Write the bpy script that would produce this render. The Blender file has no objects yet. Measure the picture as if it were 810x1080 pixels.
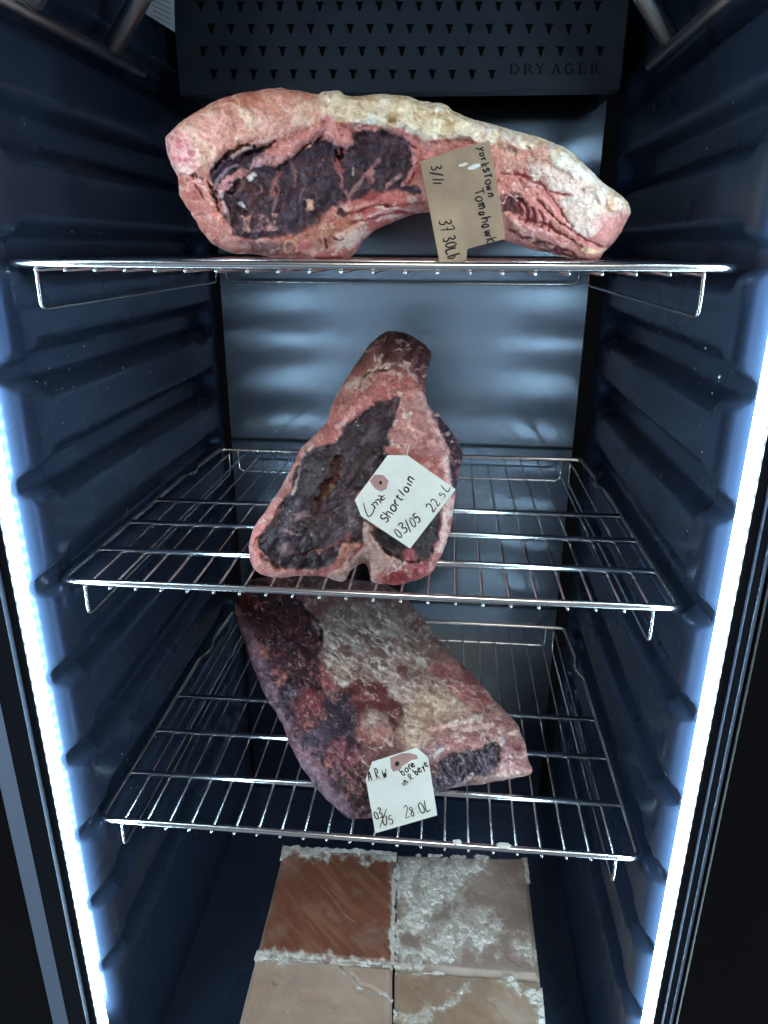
import bpy, math
import numpy as np

S = bpy.context.scene
COL = S.collection
# ------------------------------------------------------------------ camera
# fitted to the photograph (810 x 1080 px, focal length 756.3 px)
CAM = np.array([0.068386, -0.544523, 0.012251])
PITCH, YAW, ROLL, FPX = -0.352926, 0.087703, -0.004888, 756.30453


def _rot():
    p, y, r = PITCH, YAW, ROLL
    Rz = np.array([[math.cos(y), -math.sin(y), 0], [math.sin(y), math.cos(y), 0], [0, 0, 1]])
    Rx = np.array([[1, 0, 0], [0, math.cos(p), -math.sin(p)], [0, math.sin(p), math.cos(p)]])
    Ry = np.array([[math.cos(r), 0, math.sin(r)], [0, 1, 0], [-math.sin(r), 0, math.cos(r)]])
    return Rz @ Rx @ Ry


ROT = _rot()
import mathutils
cd = bpy.data.cameras.new('camera')
cam = bpy.data.objects.new('camera', cd)
COL.objects.link(cam)
cd.sensor_fit = 'VERTICAL'
cd.sensor_height = 24.0
cd.lens = 24.0 * FPX / 1080.0
cd.clip_start = 0.01
cd.clip_end = 50
M = mathutils.Matrix(((ROT[0, 0], ROT[0, 2], -ROT[0, 1], CAM[0]),
                      (ROT[1, 0], ROT[1, 2], -ROT[1, 1], CAM[1]),
                      (ROT[2, 0], ROT[2, 2], -ROT[2, 1], CAM[2]),
                      (0, 0, 0, 1)))
cam.matrix_world = M
S.camera = cam

# ------------------------------------------------------------------ light
w = bpy.data.worlds.new('World')
S.world = w
w.use_nodes = True
w.node_tree.nodes['Background'].inputs[0].default_value = (0.82, 0.90, 1.0, 1)   # the room's soft light
w.node_tree.nodes['Background'].inputs[1].default_value = 1.0
_wt = w.node_tree
_wc = _wt.nodes.new('ShaderNodeTexCoord')
_ws = _wt.nodes.new('ShaderNodeSeparateXYZ')
_wr = _wt.nodes.new('ShaderNodeValToRGB')          # added gradient: dark overhead, bright band below, shaped for the back panel's reflection
_wm = _wt.nodes.new('ShaderNodeMapRange')
_wm.inputs['From Min'].default_value = -1; _wm.inputs['From Max'].default_value = 1
_wt.links.new(_wc.outputs['Generated'], _ws.inputs[0])
_wt.links.new(_ws.outputs['Z'], _wm.inputs['Value'])
_wt.links.new(_wm.outputs['Result'], _wr.inputs['Fac'])
_el = _wr.color_ramp.elements
_el[0].position = 0.0; _el[0].color = (0.10, 0.12, 0.15, 1)
_el[1].position = 1.0; _el[1].color = (0.16, 0.17, 0.18, 1)
for _p, _c in ((0.36, (0.22, 0.27, 0.33)), (0.43, (0.50, 0.60, 0.73)), (0.485, (0.36, 0.44, 0.54)), (0.51, (0.07, 0.08, 0.10)), (0.62, (0.07, 0.08, 0.09)), (0.80, (0.22, 0.22, 0.22))):
    _e = _el.new(_p); _e.color = (*_c, 1)
_wt.links.new(_wr.outputs['Color'], _wt.nodes['Background'].inputs[0])
LED_STRENGTH = 72.0


def area(name, loc, target, size, sizey, power, color):
    ld = bpy.data.lights.new(name, 'AREA')
    ld.shape = 'RECTANGLE'
    ld.size, ld.size_y, ld.energy, ld.color = size, sizey, power, color
    o = bpy.data.objects.new(name, ld)
    COL.objects.link(o)
    o.location = loc
    d = mathutils.Vector(target) - mathutils.Vector(loc)
    o.rotation_euler = d.to_track_quat('-Z', 'Y').to_euler()
    return o


area('room_ceiling_lamp', (0.25, -1.5, 1.5), (0.0, 0.05, 0.05), 0.9, 0.5, 18.0, (1.0, 0.88, 0.72))

S.view_settings.view_transform = 'Standard'
S.view_settings.look = 'None'
S.view_settings.gamma = 1.0
S.view_settings.exposure = 0.0
S.cycles.max_bounces = 8
S.cycles.glossy_bounces = 5
S.cycles.sample_clamp_indirect = 6.0
S.cycles.use_denoising = True


# ------------------------------------------------------------------ small tools
def ray(u, v):
    u = np.asarray(u, float); v = np.asarray(v, float)
    d = np.stack([(u - 405) / FPX, np.ones_like(u), -(v - 540) / FPX], -1)
    return d @ ROT.T


def on_y(u, v, y):
    d = ray(u, v)
    return CAM + d * ((y - CAM[1]) / d[..., 1])[..., None]


def on_x(u, v, x):
    d = ray(u, v)
    return CAM + d * ((x - CAM[0]) / d[..., 0])[..., None]


def on_z(u, v, z):
    d = ray(u, v)
    return CAM + d * ((z - CAM[2]) / d[..., 2])[..., None]


def lin(c):
    c = np.asarray(c, float) / 255.0
    return np.where(c <= 0.04045, c / 12.92, ((c + 0.055) / 1.055) ** 2.4)


def _hash(ix, iy, seed):
    n = (ix.astype(np.int64) * 374761393 + iy.astype(np.int64) * 668265263 + seed * 974711) & 0x7fffffff
    n = ((n ^ (n >> 13)) * 1274126177) & 0x7fffffff
    n = ((n ^ (n >> 16)) * 1911520717) & 0x7fffffff
    return (n & 0xffffff) / float(0xffffff)


def vnoise(x, y, seed=0):
    ix, iy = np.floor(x), np.floor(y)
    fx, fy = x - ix, y - iy
    fx = fx * fx * fx * (fx * (fx * 6 - 15) + 10)
    fy = fy * fy * fy * (fy * (fy * 6 - 15) + 10)
    a = _hash(ix, iy, seed); b = _hash(ix + 1, iy, seed)
    c = _hash(ix, iy + 1, seed); d = _hash(ix + 1, iy + 1, seed)
    return (a + (b - a) * fx) * (1 - fy) + (c + (d - c) * fx) * fy


def fbm(P, scale, octv=4, seed=0, ang=0.0, stretch=1.0, gain=0.5):
    """-1..1 noise; scale is the size of the largest blob; stretched along the direction ang"""
    ca, sa = math.cos(ang), math.sin(ang)
    x = (P[:, 0] * ca + P[:, 1] * sa) / (scale * stretch)
    y = (-P[:, 0] * sa + P[:, 1] * ca) / scale
    t = np.zeros(len(P)); a = 1.0; s = 0.0
    for k in range(octv):
        t += a * (vnoise(x + 17.3 * k, y - 9.1 * k, seed + k * 7) * 2 - 1)
        s += a; a *= gain; x = x * 2.03; y = y * 2.03
    return t / s * 1.6


def ridge(P, scale, octv=3, seed=0, ang=0.0, stretch=1.0):
    return 1 - np.abs(fbm(P, scale, octv, seed, ang, stretch)) * 2.0


def sdf(P, poly):
    """signed distance in the units of P, positive inside"""
    poly = np.asarray(poly, float)
    n = len(poly)
    d2 = np.full(len(P), 1e18)
    ins = np.zeros(len(P), bool)
    for i in range(n):
        a, b = poly[i], poly[(i + 1) % n]
        e = b - a
        wv = P - a
        L = max(e @ e, 1e-12)
        t = np.clip((wv @ e) / L, 0, 1)
        q = wv - t[:, None] * e
        d2 = np.minimum(d2, (q * q).sum(1))
        c = (a[1] > P[:, 1]) != (b[1] > P[:, 1])
        with np.errstate(divide='ignore', invalid='ignore'):
            xx = a[0] + (P[:, 1] - a[1]) * e[0] / (e[1] if abs(e[1]) > 1e-12 else 1e-12)
        ins ^= c & (P[:, 0] < xx)
    d = np.sqrt(d2)
    return np.where(ins, d, -d)


def pdist(P, line):
    line = np.asarray(line, float)
    d2 = np.full(len(P), 1e18)
    for a, b in zip(line[:-1], line[1:]):
        e = b - a
        wv = P - a
        t = np.clip((wv @ e) / max(e @ e, 1e-12), 0, 1)
        q = wv - t[:, None] * e
        d2 = np.minimum(d2, (q * q).sum(1))
    return np.sqrt(d2)


def sstep(x, a, b):
    t = np.clip((x - a) / (b - a), 0, 1)
    return t * t * (3 - 2 * t)


def spline(pts, closed=True, sub=6):
    p = np.asarray(pts, float)
    n = len(p)
    out = []
    for i in range(n if closed else n - 1):
        g = (lambda k: p[k % n]) if closed else (lambda k: p[min(max(k, 0), n - 1)])
        p0, p1, p2, p3 = g(i - 1), g(i), g(i + 1), g(i + 2)
        for t in np.linspace(0, 1, sub, endpoint=False):
            out.append(0.5 * (2 * p1 + (p2 - p0) * t + (2 * p0 - 5 * p1 + 4 * p2 - p3) * t * t + (3 * p1 - p0 - 3 * p2 + p3) * t ** 3))
    if not closed:
        out.append(p[-1])
    return np.array(out)


# ------------------------------------------------------------------ objects
def mesh_obj(name, verts, faces, mat, parent=None, smooth=False, mats=None, fmat=None):
    me = bpy.data.meshes.new(name)
    off = np.array(parent.matrix_world.translation) if parent is not None else np.zeros(3)
    if parent is not None:
        p = parent; off = np.zeros(3)
        while p is not None:
            off = off + np.array(p.location); p = p.parent
    me.from_pydata([tuple(np.asarray(x) - off) for x in verts], [], [tuple(int(i) for i in f) for f in faces])
    for m in (mats or [mat]):
        me.materials.append(m)
    if fmat is not None:
        me.polygons.foreach_set('material_index', np.asarray(fmat, np.int32))
    if smooth:
        me.polygons.foreach_set('use_smooth', np.ones(len(me.polygons), bool))
    me.update()
    o = bpy.data.objects.new(name, me)
    COL.objects.link(o)
    if parent is not None:
        o.parent = parent
    return o


def thing(name, label, cat, loc, group=None):
    o = bpy.data.objects.new(name, None)
    COL.objects.link(o)
    o.empty_display_size = 0.02
    o.location = loc
    tag(o, label, cat, group)
    return o


def tag(o, label, cat, group=None):
    o['label'] = label; o['category'] = cat
    if group:
        o['group'] = group


class MB:
    def __init__(s):
        s.v = []; s.f = []

    def add(s, v, f):
        k = len(s.v)
        s.v += [tuple(map(float, x)) for x in v]
        s.f += [tuple(k + int(i) for i in q) for q in f]

    def box(s, a, b):
        (x0, y0, z0), (x1, y1, z1) = a, b
        s.add([(x0, y0, z0), (x1, y0, z0), (x1, y1, z0), (x0, y1, z0), (x0, y0, z1), (x1, y0, z1), (x1, y1, z1), (x0, y1, z1)],
              [(0, 3, 2, 1), (4, 5, 6, 7), (0, 1, 5, 4), (1, 2, 6, 5), (2, 3, 7, 6), (3, 0, 4, 7)])

    def tube(s, pts, r, n=10, closed=False):
        p = np.asarray(pts, float)
        m = len(p)
        T = np.zeros_like(p)
        for i in range(m):
            a = p[(i - 1) % m] if (closed or i > 0) else p[i]
            b = p[(i + 1) % m] if (closed or i < m - 1) else p[i]
            T[i] = (b - a) / max(np.linalg.norm(b - a), 1e-12)
        ref = np.array([0, 0, 1.0]) if abs(T[0][2]) < 0.9 else np.array([1.0, 0, 0])
        N = ref - T[0] * (ref @ T[0]); N /= np.linalg.norm(N)
        ring = []
        for i in range(m):
            N = N - T[i] * (N @ T[i]); N /= np.linalg.norm(N)
            B = np.cross(T[i], N)
            for k in range(n):
                a = 2 * math.pi * k / n
                ring.append(p[i] + r * (math.cos(a) * N + math.sin(a) * B))
        f = []
        for i in range(m if closed else m - 1):
            j = (i + 1) % m
            for k in range(n):
                f.append((i * n + k, i * n + (k + 1) % n, j * n + (k + 1) % n, j * n + k))
        if not closed:      # domed ends
            base = len(ring)
            ring += [p[0] - T[0] * r * 0.6, p[-1] + T[-1] * r * 0.6]
            for k in range(n):
                f.append((base, (k + 1) % n, k))
                f.append((base + 1, (m - 1) * n + k, (m - 1) * n + (k + 1) % n))
        s.add(ring, f)

    def build(s, name, mat, parent=None, smooth=False):
        return mesh_obj(name, s.v, s.f, mat, parent, smooth)


def rounded(pts, r, closed=False, n=5):
    """polyline with its corners rounded"""
    p = [np.asarray(q, float) for q in pts]
    m = len(p); out = []
    for i in range(m):
        if not closed and i in (0, m - 1):
            out.append(p[i]); continue
        a, b, c = p[i - 1], p[i], p[(i + 1) % m]
        d1 = (a - b); l1 = np.linalg.norm(d1); d1 /= l1
        d2 = (c - b); l2 = np.linalg.norm(d2); d2 /= l2
        k = min(r, l1 * 0.45, l2 * 0.45)
        A, Bq = b + d1 * k, b + d2 * k
        for t in np.linspace(0, 1, n):
            out.append((1 - t) ** 2 * A + 2 * t * (1 - t) * b + t * t * Bq)
    return out


# ------------------------------------------------------------------ materials
def mat(name, base, rough=0.5, metal=0.0, spec=0.5, noise=None, bump=None, rvar=0.0, coat=0.0, emit=None, sss=0.0, tint2=None):
    m = bpy.data.materials.new(name)
    m.use_nodes = True
    nt = m.node_tree
    b = nt.nodes['Principled BSDF']
    b.inputs['Base Color'].default_value = (*base, 1)
    b.inputs['Roughness'].default_value = rough
    b.inputs['Metallic'].default_value = metal
    b.inputs['Specular IOR Level'].default_value = spec
    b.inputs['Coat Weight'].default_value = coat
    if sss:
        b.inputs['Subsurface Weight'].default_value = sss
        b.inputs['Subsurface Radius'].default_value = (0.012, 0.006, 0.003)
        b.inputs['Subsurface Scale'].default_value = 1.0
    tc = nt.nodes.new('ShaderNodeTexCoord')

    def nz(scale, detail=6, dist=0.0):
        n = nt.nodes.new('ShaderNodeTexNoise')
        n.inputs['Scale'].default_value = scale
        n.inputs['Detail'].default_value = detail
        n.inputs['Distortion'].default_value = dist
        nt.links.new(tc.outputs['Object'], n.inputs['Vector'])
        return n
    if noise:
        n = nz(noise[0])
        r = nt.nodes.new('ShaderNodeValToRGB')
        k = noise[1]
        r.color_ramp.elements[0].position = 0.3
        r.color_ramp.elements[1].position = 0.7
        lo = tint2 if tint2 else tuple(c * (1 - k) for c in base)
        r.color_ramp.elements[0].color = (*lo, 1)
        r.color_ramp.elements[1].color = (*[min(1, c * (1 + k)) for c in base], 1)
        nt.links.new(n.outputs['Fac'], r.inputs['Fac'])
        nt.links.new(r.outputs['Color'], b.inputs['Base Color'])
    if rvar:
        n = nz(9, 3, 0.0)
        mr = nt.nodes.new('ShaderNodeMapRange')
        mr.inputs['To Min'].default_value = max(0.02, rough - rvar)
        mr.inputs['To Max'].default_value = rough + rvar
        mr.inputs['From Min'].default_value = 0.2
        mr.inputs['From Max'].default_value = 0.8
        nt.links.new(n.outputs['Fac'], mr.inputs['Value'])
        nt.links.new(mr.outputs['Result'], b.inputs['Roughness'])
    if bump:
        n = nz(bump[0], 5)
        bn = nt.nodes.new('ShaderNodeBump')
        bn.inputs['Strength'].default_value = bump[1]
        bn.inputs['Distance'].default_value = bump[2]
        nt.links.new(n.outputs['Fac'], bn.inputs['Height'])
        nt.links.new(bn.outputs['Normal'], b.inputs['Normal'])
    if emit:
        b.inputs['Emission Color'].default_value = (*emit[0], 1)
        b.inputs['Emission Strength'].default_value = emit[1]
    return m


M_WALL = mat('black_liner', (0.021, 0.034, 0.062), 0.28, spec=0.5, rvar=0.04, bump=(30, 0.03, 0.003))
M_BLACK = mat('matt_black', (0.006, 0.006, 0.007), 0.5, spec=0.25)
M_FRAME = mat('dark_frame', (0.003, 0.003, 0.004), 0.5, spec=0.15, rvar=0.06)
M_JAMB = mat('jamb_plastic', (0.008, 0.012, 0.022), 0.5, spec=0.2, rvar=0.05)
M_TRIM = mat('trim_metal', (0.42, 0.54, 0.70), 0.38, metal=0.9)
M_PLATE = mat('plate_paint', (0.026, 0.037, 0.055), 0.45, rvar=0.06, bump=(600, 0.06, 0.0005))
M_STEEL = mat('shelf_steel', (0.72, 0.74, 0.76), 0.20, metal=1.0, rvar=0.06)
M_RACK = mat('rack_steel', (0.24, 0.24, 0.255), 0.42, metal=1.0, rvar=0.06)
M_TAGW = mat('white_card', (0.74, 0.78, 0.74), 0.65, spec=0.3, noise=(60, 0.035), bump=(400, 0.08, 0.0003))
M_TAGB = mat('brown_card', (0.37, 0.27, 0.185), 0.7, spec=0.25, noise=(28, 0.26), bump=(300, 0.12, 0.0004))
M_INK = mat('ink', (0.012, 0.012, 0.016), 0.55, spec=0.3)
M_RING = mat('reinforcement_paper', (0.42, 0.25, 0.24), 0.7, spec=0.2, noise=(120, 0.15))
M_TEAR = mat('torn_paper', (0.75, 0.74, 0.72), 0.8, spec=0.2)
M_PRINT = mat('grey_print', (0.18, 0.2, 0.22), 0.7)
M_LABEL = mat('label_paper', (0.55, 0.6, 0.66), 0.6)
M_THREAD = mat('thread', (0.6, 0.55, 0.5), 0.8)
M_CRUST = mat('salt_crust', (0.78, 0.77, 0.73), 0.6, noise=(120, 0.10), bump=(500, 0.4, 0.002), sss=0.15)
M_SPECK = mat('salt_speck', (0.5, 0.52, 0.56), 0.7)

# back panel: brushed stainless sheet, not quite flat
M_BACK = mat('brushed_steel', (0.205, 0.252, 0.305), 0.20, metal=1.0)
M_WALL.node_tree.nodes['Principled BSDF'].inputs['Specular Tint'].default_value = (0.30, 0.46, 1.0, 1)   # blue of the strip glow put into the liner's reflection colour
_nt = M_BACK.node_tree
_b = _nt.nodes['Principled BSDF']
_b.inputs['Anisotropic'].default_value = 0.93
_tc = _nt.nodes.new('ShaderNodeTexCoord')
_mp = _nt.nodes.new('ShaderNodeMapping')
_mp.inputs['Scale'].default_value = (1.8, 1, 10.0)
_n = _nt.nodes.new('ShaderNodeTexNoise')
_n.inputs['Scale'].default_value = 1.4
_n.inputs['Detail'].default_value = 0
_bp = _nt.nodes.new('ShaderNodeBump')
_bp.inputs['Strength'].default_value = 0.13
_bp.inputs['Distance'].default_value = 0.012
_nt.links.new(_tc.outputs['Object'], _mp.inputs['Vector'])
_nt.links.new(_mp.outputs['Vector'], _n.inputs['Vector'])
_nt.links.new(_n.outputs['Fac'], _bp.inputs['Height'])
_nt.links.new(_bp.outputs['Normal'], _b.inputs['Normal'])
_tg = _nt.nodes.new('ShaderNodeTangent')
_tg.direction_type = 'RADIAL'; _tg.axis = 'Z'
_b.inputs['Anisotropic Rotation'].default_value = 0.0
_nt.links.new(_tg.outputs['Tangent'], _b.inputs['Tangent'])


def led_material():
    m = bpy.data.materials.new('light_diffuser')
    m.use_nodes = True
    nt = m.node_tree
    b = nt.nodes['Principled BSDF']
    b.inputs['Base Color'].default_value = (0.8, 0.85, 0.9, 1)
    b.inputs['Emission Color'].default_value = (0.62, 0.86, 1.0, 1)
    tc = nt.nodes.new('ShaderNodeTexCoord')
    wv = nt.nodes.new('ShaderNodeTexWave')            # the diodes show through as brighter spots along the strip
    wv.bands_direction = 'Z'
    wv.inputs['Scale'].default_value = 0.314 / 0.0125
    nt.links.new(tc.outputs['Object'], wv.inputs['Vector'])
    mr = nt.nodes.new('ShaderNodeMapRange')
    mr.inputs['To Min'].default_value = LED_STRENGTH * 0.35
    mr.inputs['To Max'].default_value = LED_STRENGTH * 1.65
    nt.links.new(wv.outputs['Fac'], mr.inputs['Value'])
    lw = nt.nodes.new('ShaderNodeLayerWeight'); lw.inputs['Blend'].default_value = 0.5     # the frosted tube is brightest face on
    m2 = nt.nodes.new('ShaderNodeMapRange')
    m2.inputs['From Min'].default_value = 0.25; m2.inputs['From Max'].default_value = 0.95
    m2.inputs['To Min'].default_value = 1.0; m2.inputs['To Max'].default_value = 0.012
    nt.links.new(lw.outputs['Facing'], m2.inputs['Value'])
    ml = nt.nodes.new('ShaderNodeMath'); ml.operation = 'MULTIPLY'
    nt.links.new(mr.outputs['Result'], ml.inputs[0]); nt.links.new(m2.outputs['Result'], ml.inputs[1])
    nt.links.new(ml.outputs[0], b.inputs['Emission Strength'])
    return m


M_LED = led_material()

# ------------------------------------------------------------------ the cabinet
XWL, XWR = 0.258, 0.268        # inner faces of the ribs, left and right
YB = 0.472        # back panel
ZF, ZC = -0.90, 0.31
cab = thing('drying_cabinet', 'black dry-ageing cabinet with glowing white light strips down both front edges', 'meat cabinet', (0, 0.2, ZF))
GROOVES = [0.008 + 0.088 * 3 - 0.088 * k for k in range(12)]


def side_wall(s):
    ys = np.concatenate([np.linspace(-0.034, 0.012, 26), np.linspace(0.0155, 0.42, 80), np.linspace(0.4235, YB + 0.006, 22)])
    zs = np.arange(ZF, ZC + 0.001, 0.0032)
    Y, Z = np.meshgrid(ys, zs, indexing='ij')
    XW = XWR if s > 0 else XWL
    x = np.full(Y.shape, XW)
    # rounded front lip
    k = np.clip((-0.006 - Y) / 0.028, 0, 1)
    x = x + 0.020 * (1 - np.sqrt(np.clip(1 - k * k, 0, 1)))
    # shelf grooves
    for zc in GROOVES:
        hy, hz, rr = 0.2265, 0.0215, 0.018
        qy = np.abs(Y - 0.2285) - (hy - rr); qz = np.abs(Z - zc) - (hz - rr)
        d = np.hypot(np.maximum(qy, 0), np.maximum(qz, 0)) + np.minimum(np.maximum(qy, qz), 0) - rr
        x = x + 0.019 * sstep(-d, -0.004, 0.013)
        # lower-relief run-out through the front lip
        qy = np.abs(Y + 0.02) - 0.04; qz = np.abs(Z - zc) - 0.013
        x = np.maximum(x, XW + 0.0125 * sstep(-np.maximum(qy, qz), -0.004, 0.008))
        # small stop notch at the rear of the groove
        qy = np.abs(Y - 0.405) - 0.014; qz = np.abs(Z - (zc - 0.021)) - 0.004
        d2 = np.maximum(qy, qz)
        x = np.maximum(x, XW + 0.012 * sstep(-d2, -0.003, 0.003))
    P = np.stack([Y.ravel(), Z.ravel()], 1)
    x = x + (fbm(P, 0.2, 2, 5 if s > 0 else 11) * 0.0010).reshape(x.shape)
    V = np.stack([s * x, Y, Z], -1).reshape(-1, 3)
    ny, nz_ = Y.shape
    idx = np.arange(ny * nz_).reshape(ny, nz_)
    q = np.stack([idx[:-1, :-1], idx[1:, :-1], idx[1:, 1:], idx[:-1, 1:]], -1).reshape(-1, 4)
    if s > 0:
        q = q[:, ::-1]
    # close to the outer skin
    V = list(map(tuple, V)); F = list(map(tuple, q))
    b0 = len(V)
    xo = s * 0.318
    V += [(xo, -0.034, ZF), (xo, YB + 0.006, ZF), (xo, YB + 0.006, ZC), (xo, -0.034, ZC)]
    F.append((b0, b0 + 3, b0 + 2, b0 + 1) if s > 0 else (b0, b0 + 1, b0 + 2, b0 + 3))
    return mesh_obj('side_wall', V, F, M_WALL, cab, True)


side_wall(-1)
side_wall(1)

b = MB(); b.box((-0.250, YB, ZF), (0.250, YB + 0.004, ZC)); b.build('back_panel', M_BACK, cab)
b = MB(); b.box((-0.318, YB + 0.008, ZF - 0.03), (0.318, YB + 0.03, ZC + 0.03)); b.build('rear_liner', M_BLACK, cab)
b = MB(); b.box((-0.318, -0.034, ZC), (0.318, YB + 0.008, ZC + 0.03)); b.build('ceiling', M_WALL, cab)
b = MB(); b.box((-0.318, -0.034, ZF - 0.03), (0.318, YB + 0.008, ZF)); b.build('base', M_WALL, cab)


# front frame, trim and light strips
for s in (-1, 1):
    x0, x1 = sorted((s * (0.2840 if s < 0 else 0.2915), s * 0.312))
    b = MB(); b.box((x0, -0.056, ZF - 0.03), (x1, -0.0345, ZC + 0.03)); b.build('jamb', M_JAMB, cab)
    b = MB()
    if s < 0:
        za, zb = ZF - 0.03, ZC + 0.03
        pr = [(-0.3145, -0.0640), (-0.3035, -0.0565), (-0.3145, -0.0565)]
        b.add([(x, y, z) for z in (za, zb) for x, y in pr], [(0, 1, 4, 3), (1, 2, 5, 4), (2, 0, 3, 5), (2, 1, 0), (3, 4, 5)])
    else:
        b.box((0.2965, -0.0585, ZF - 0.03), (0.2985, -0.0565, ZC + 0.03))
    b.build('trim', M_TRIM, cab)
    b = MB()
    xa, xb = (-0.62, -0.3155) if s < 0 else (0.3005, 0.62)
    if s < 0:
        b.box((xa, -0.064, -1.1), (xb, -0.0565, 0.5))
    else:
        b.box((xa, -0.064, -1.1), (xb, -0.0565, 0.5))
    b.build('front_frame', M_FRAME, cab)
    # strip: aluminium channel on the jamb and a round diffuser that throws its light into the cabinet
    ztop, zbot = 0.235, (-0.762 if s < 0 else -0.84)
    xc, yc = (-0.2712, -0.0470) if s < 0 else (0.2795, -0.0480)
    ch = MB(); ch.box((min(xc + s * 0.0050, xc + s * 0.0118), yc - 0.003, zbot - 0.004), (max(xc + s * 0.0050, xc + s * 0.0118), yc + 0.009, ztop + 0.002))
    ls = MB()
    n = 20
    prof = [(xc + 0.0046 * math.cos(a), yc + 0.0050 * math.sin(a)) for a in np.linspace(0, 2 * math.pi, n, endpoint=False)]
    zz = np.linspace(zbot, ztop, 60)
    V = [(px, py, z) for z in zz for px, py in prof]
    F = []
    for i in range(len(zz) - 1):
        for k in range(n):
            k2 = (k + 1) % n
            F.append((i * n + k, i * n + k2, (i + 1) * n + k2, (i + 1) * n + k))
    F.append(tuple(reversed(range(n)))); F.append(tuple(range((len(zz) - 1) * n, len(zz) * n)))
    ls.add(V, F)
    lo = ls.build('light_strip', M_LED, cab, True)
    ch.build('light_channel', M_FRAME, lo)


# ------------------------------------------------------------------ perforated plate with cut letters
from mathutils.geometry import delaunay_2d_cdt
YP = 0.35


def plate():
    x0, x1, z0, z1 = -0.2425, 0.2405, 0.1735, ZC
    holes = []
    def tri(u, v):
        wd, hg = 5.1, 5.2
        # flat bar on top, tapering to a stem
        pts = [(u - wd, v - hg), (u + wd, v - hg), (u + wd * 0.55, v - 2.0), (u + wd * 0.22, v + hg), (u - wd * 0.22, v + hg), (u - wd * 0.55, v - 2.0)]
        q = on_y(np.array([p[0] for p in pts]), np.array([p[1] for p in pts]), YP)
        return [(a[0], a[2]) for a in q]
    rows = [(-40.5, 222.4), (-17.0, 212.0), (6.5, 211.5), (30.3, 222.8), (53.8, 214.2), (78.2, 225.6)]
    for i, (v, u0) in enumerate(rows):
        k = 0
        while True:
            u = u0 + 20.95 * k
            vv = v - 0.2 * 0
            last = 520 if i == 5 else 640
            if u > last: break
            holes.append(tri(u, vv)); k += 1
    verts = [(x0, z0), (x1, z0), (x1, z1), (x0, z1)]
    edges = [(0, 1), (1, 2), (2, 3), (3, 0)]
    for h in holes:
        if max(p[1] for p in h) > z1 - 0.002:
            continue
        k = len(verts)
        verts += h
        edges += [(k + i, k + (i + 1) % len(h)) for i in range(len(h))]
    vo, eo, fo, *_ = delaunay_2d_cdt([mathutils.Vector(v) for v in verts], edges, [], 1, 1e-6)
    vo = np.array([tuple(v) for v in vo])
    cen = np.array([vo[list(f)].mean(0) for f in fo])
    kill = np.zeros(len(fo), bool)
    for h in holes:
        kill |= sdf(cen, h) > 0
    F = [f for f, kk in zip(fo, kill) if not kk]
    V = [(x, YP, z) for x, z in vo]
    # make the sheet face the front
    G = []
    for f in F:
        a, bq, c = (np.array(V[i]) for i in f[:3])
        nrm = np.cross(bq - a, c - a)
        G.append(tuple(f) if nrm[1] < 0 else tuple(reversed(f)))
    o = mesh_obj('perforated_plate', V, G, M_PLATE, cab)
    sm = o.modifiers.new('thick', 'SOLIDIFY'); sm.thickness = 0.0016; sm.offset = -1
    # folded lower lip and cheeks behind the sheet, one housing
    b = MB()
    b.box((x0, YP + 0.0022, z0 - 0.0012), (x1, YP + 0.026, z0 + 0.0008))
    b.box((x0, YP + 0.0022, z0 + 0.0012), (x0 + 0.0015, YB - 0.002, z1 - 0.001))
    b.box((x1 - 0.0015, YP + 0.0022, z0 + 0.0012), (x1, YB - 0.002, z1 - 0.001))
    b.build('plate_fold', M_PLATE, o)
    b = MB(); b.box((x0 + 0.003, YP + 0.012, z0 + 0.0025), (x1 - 0.003, YP + 0.02, z1 - 0.002)); b.build('plate_backing', M_BLACK, o)
    return o


plate_o = plate()


class Plane:
    """a writing surface: pixel positions of the photograph mapped onto a plane in the scene"""
    def __init__(s, p0, nrm):
        s.p0 = np.asarray(p0, float); s.n = np.asarray(nrm, float) / np.linalg.norm(nrm)
        s.curl = None            # (centre px, direction, half length px, rise in metres): the card's gentle bow

    def at(s, uv, lift=0.0):
        uv = np.asarray(uv, float).reshape(-1, 2)
        d = ray(uv[:, 0], uv[:, 1])
        if s.curl is not None:
            c, dv, hl, rise = s.curl
            k = ((uv - np.array(c)) @ np.array(dv)) / hl
            lift = lift + rise * k * k + rise * 0.25 * np.sin(k * 5)
        t = ((s.p0 - CAM) @ s.n + lift) / (d @ s.n)
        return CAM + d * t[:, None]


def ribbon(b, P, pl, width_px, lift=0.0003, thick=0.00012, taper=True):
    """an inked stroke: thin raised ribbon on the plane"""
    P = np.asarray(P, float)
    n = len(P)
    T = np.gradient(P, axis=0)
    T /= np.maximum(np.linalg.norm(T, axis=1), 1e-9)[:, None]
    N = np.stack([-T[:, 1], T[:, 0]], 1)
    wv = np.full(n, width_px / 2.0)
    if taper and n > 3:
        tt = np.linspace(0, 1, n)
        wv = wv * (0.65 + 0.35 * np.minimum(1, np.minimum(tt, 1 - tt) * 6))
    L = pl.at(P + N * wv[:, None], lift); Rr = pl.at(P - N * wv[:, None], lift)
    L2 = pl.at(P + N * wv[:, None], lift + thick); R2 = pl.at(P - N * wv[:, None], lift + thick)
    V = np.concatenate([L, Rr, L2, R2])
    F = []
    for i in range(n - 1):
        F += [(2 * n + i, 2 * n + i + 1, 3 * n + i + 1, 3 * n + i), (i, n + i, n + i + 1, i + 1),
              (i, i + 1, 2 * n + i + 1, 2 * n + i), (n + i, 3 * n + i, 3 * n + i + 1, n + i + 1)]
    F += [(0, 2 * n, 3 * n, n), (n - 1, 2 * n - 1, 4 * n - 1, 3 * n - 1)]
    b.add(V, F)


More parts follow.
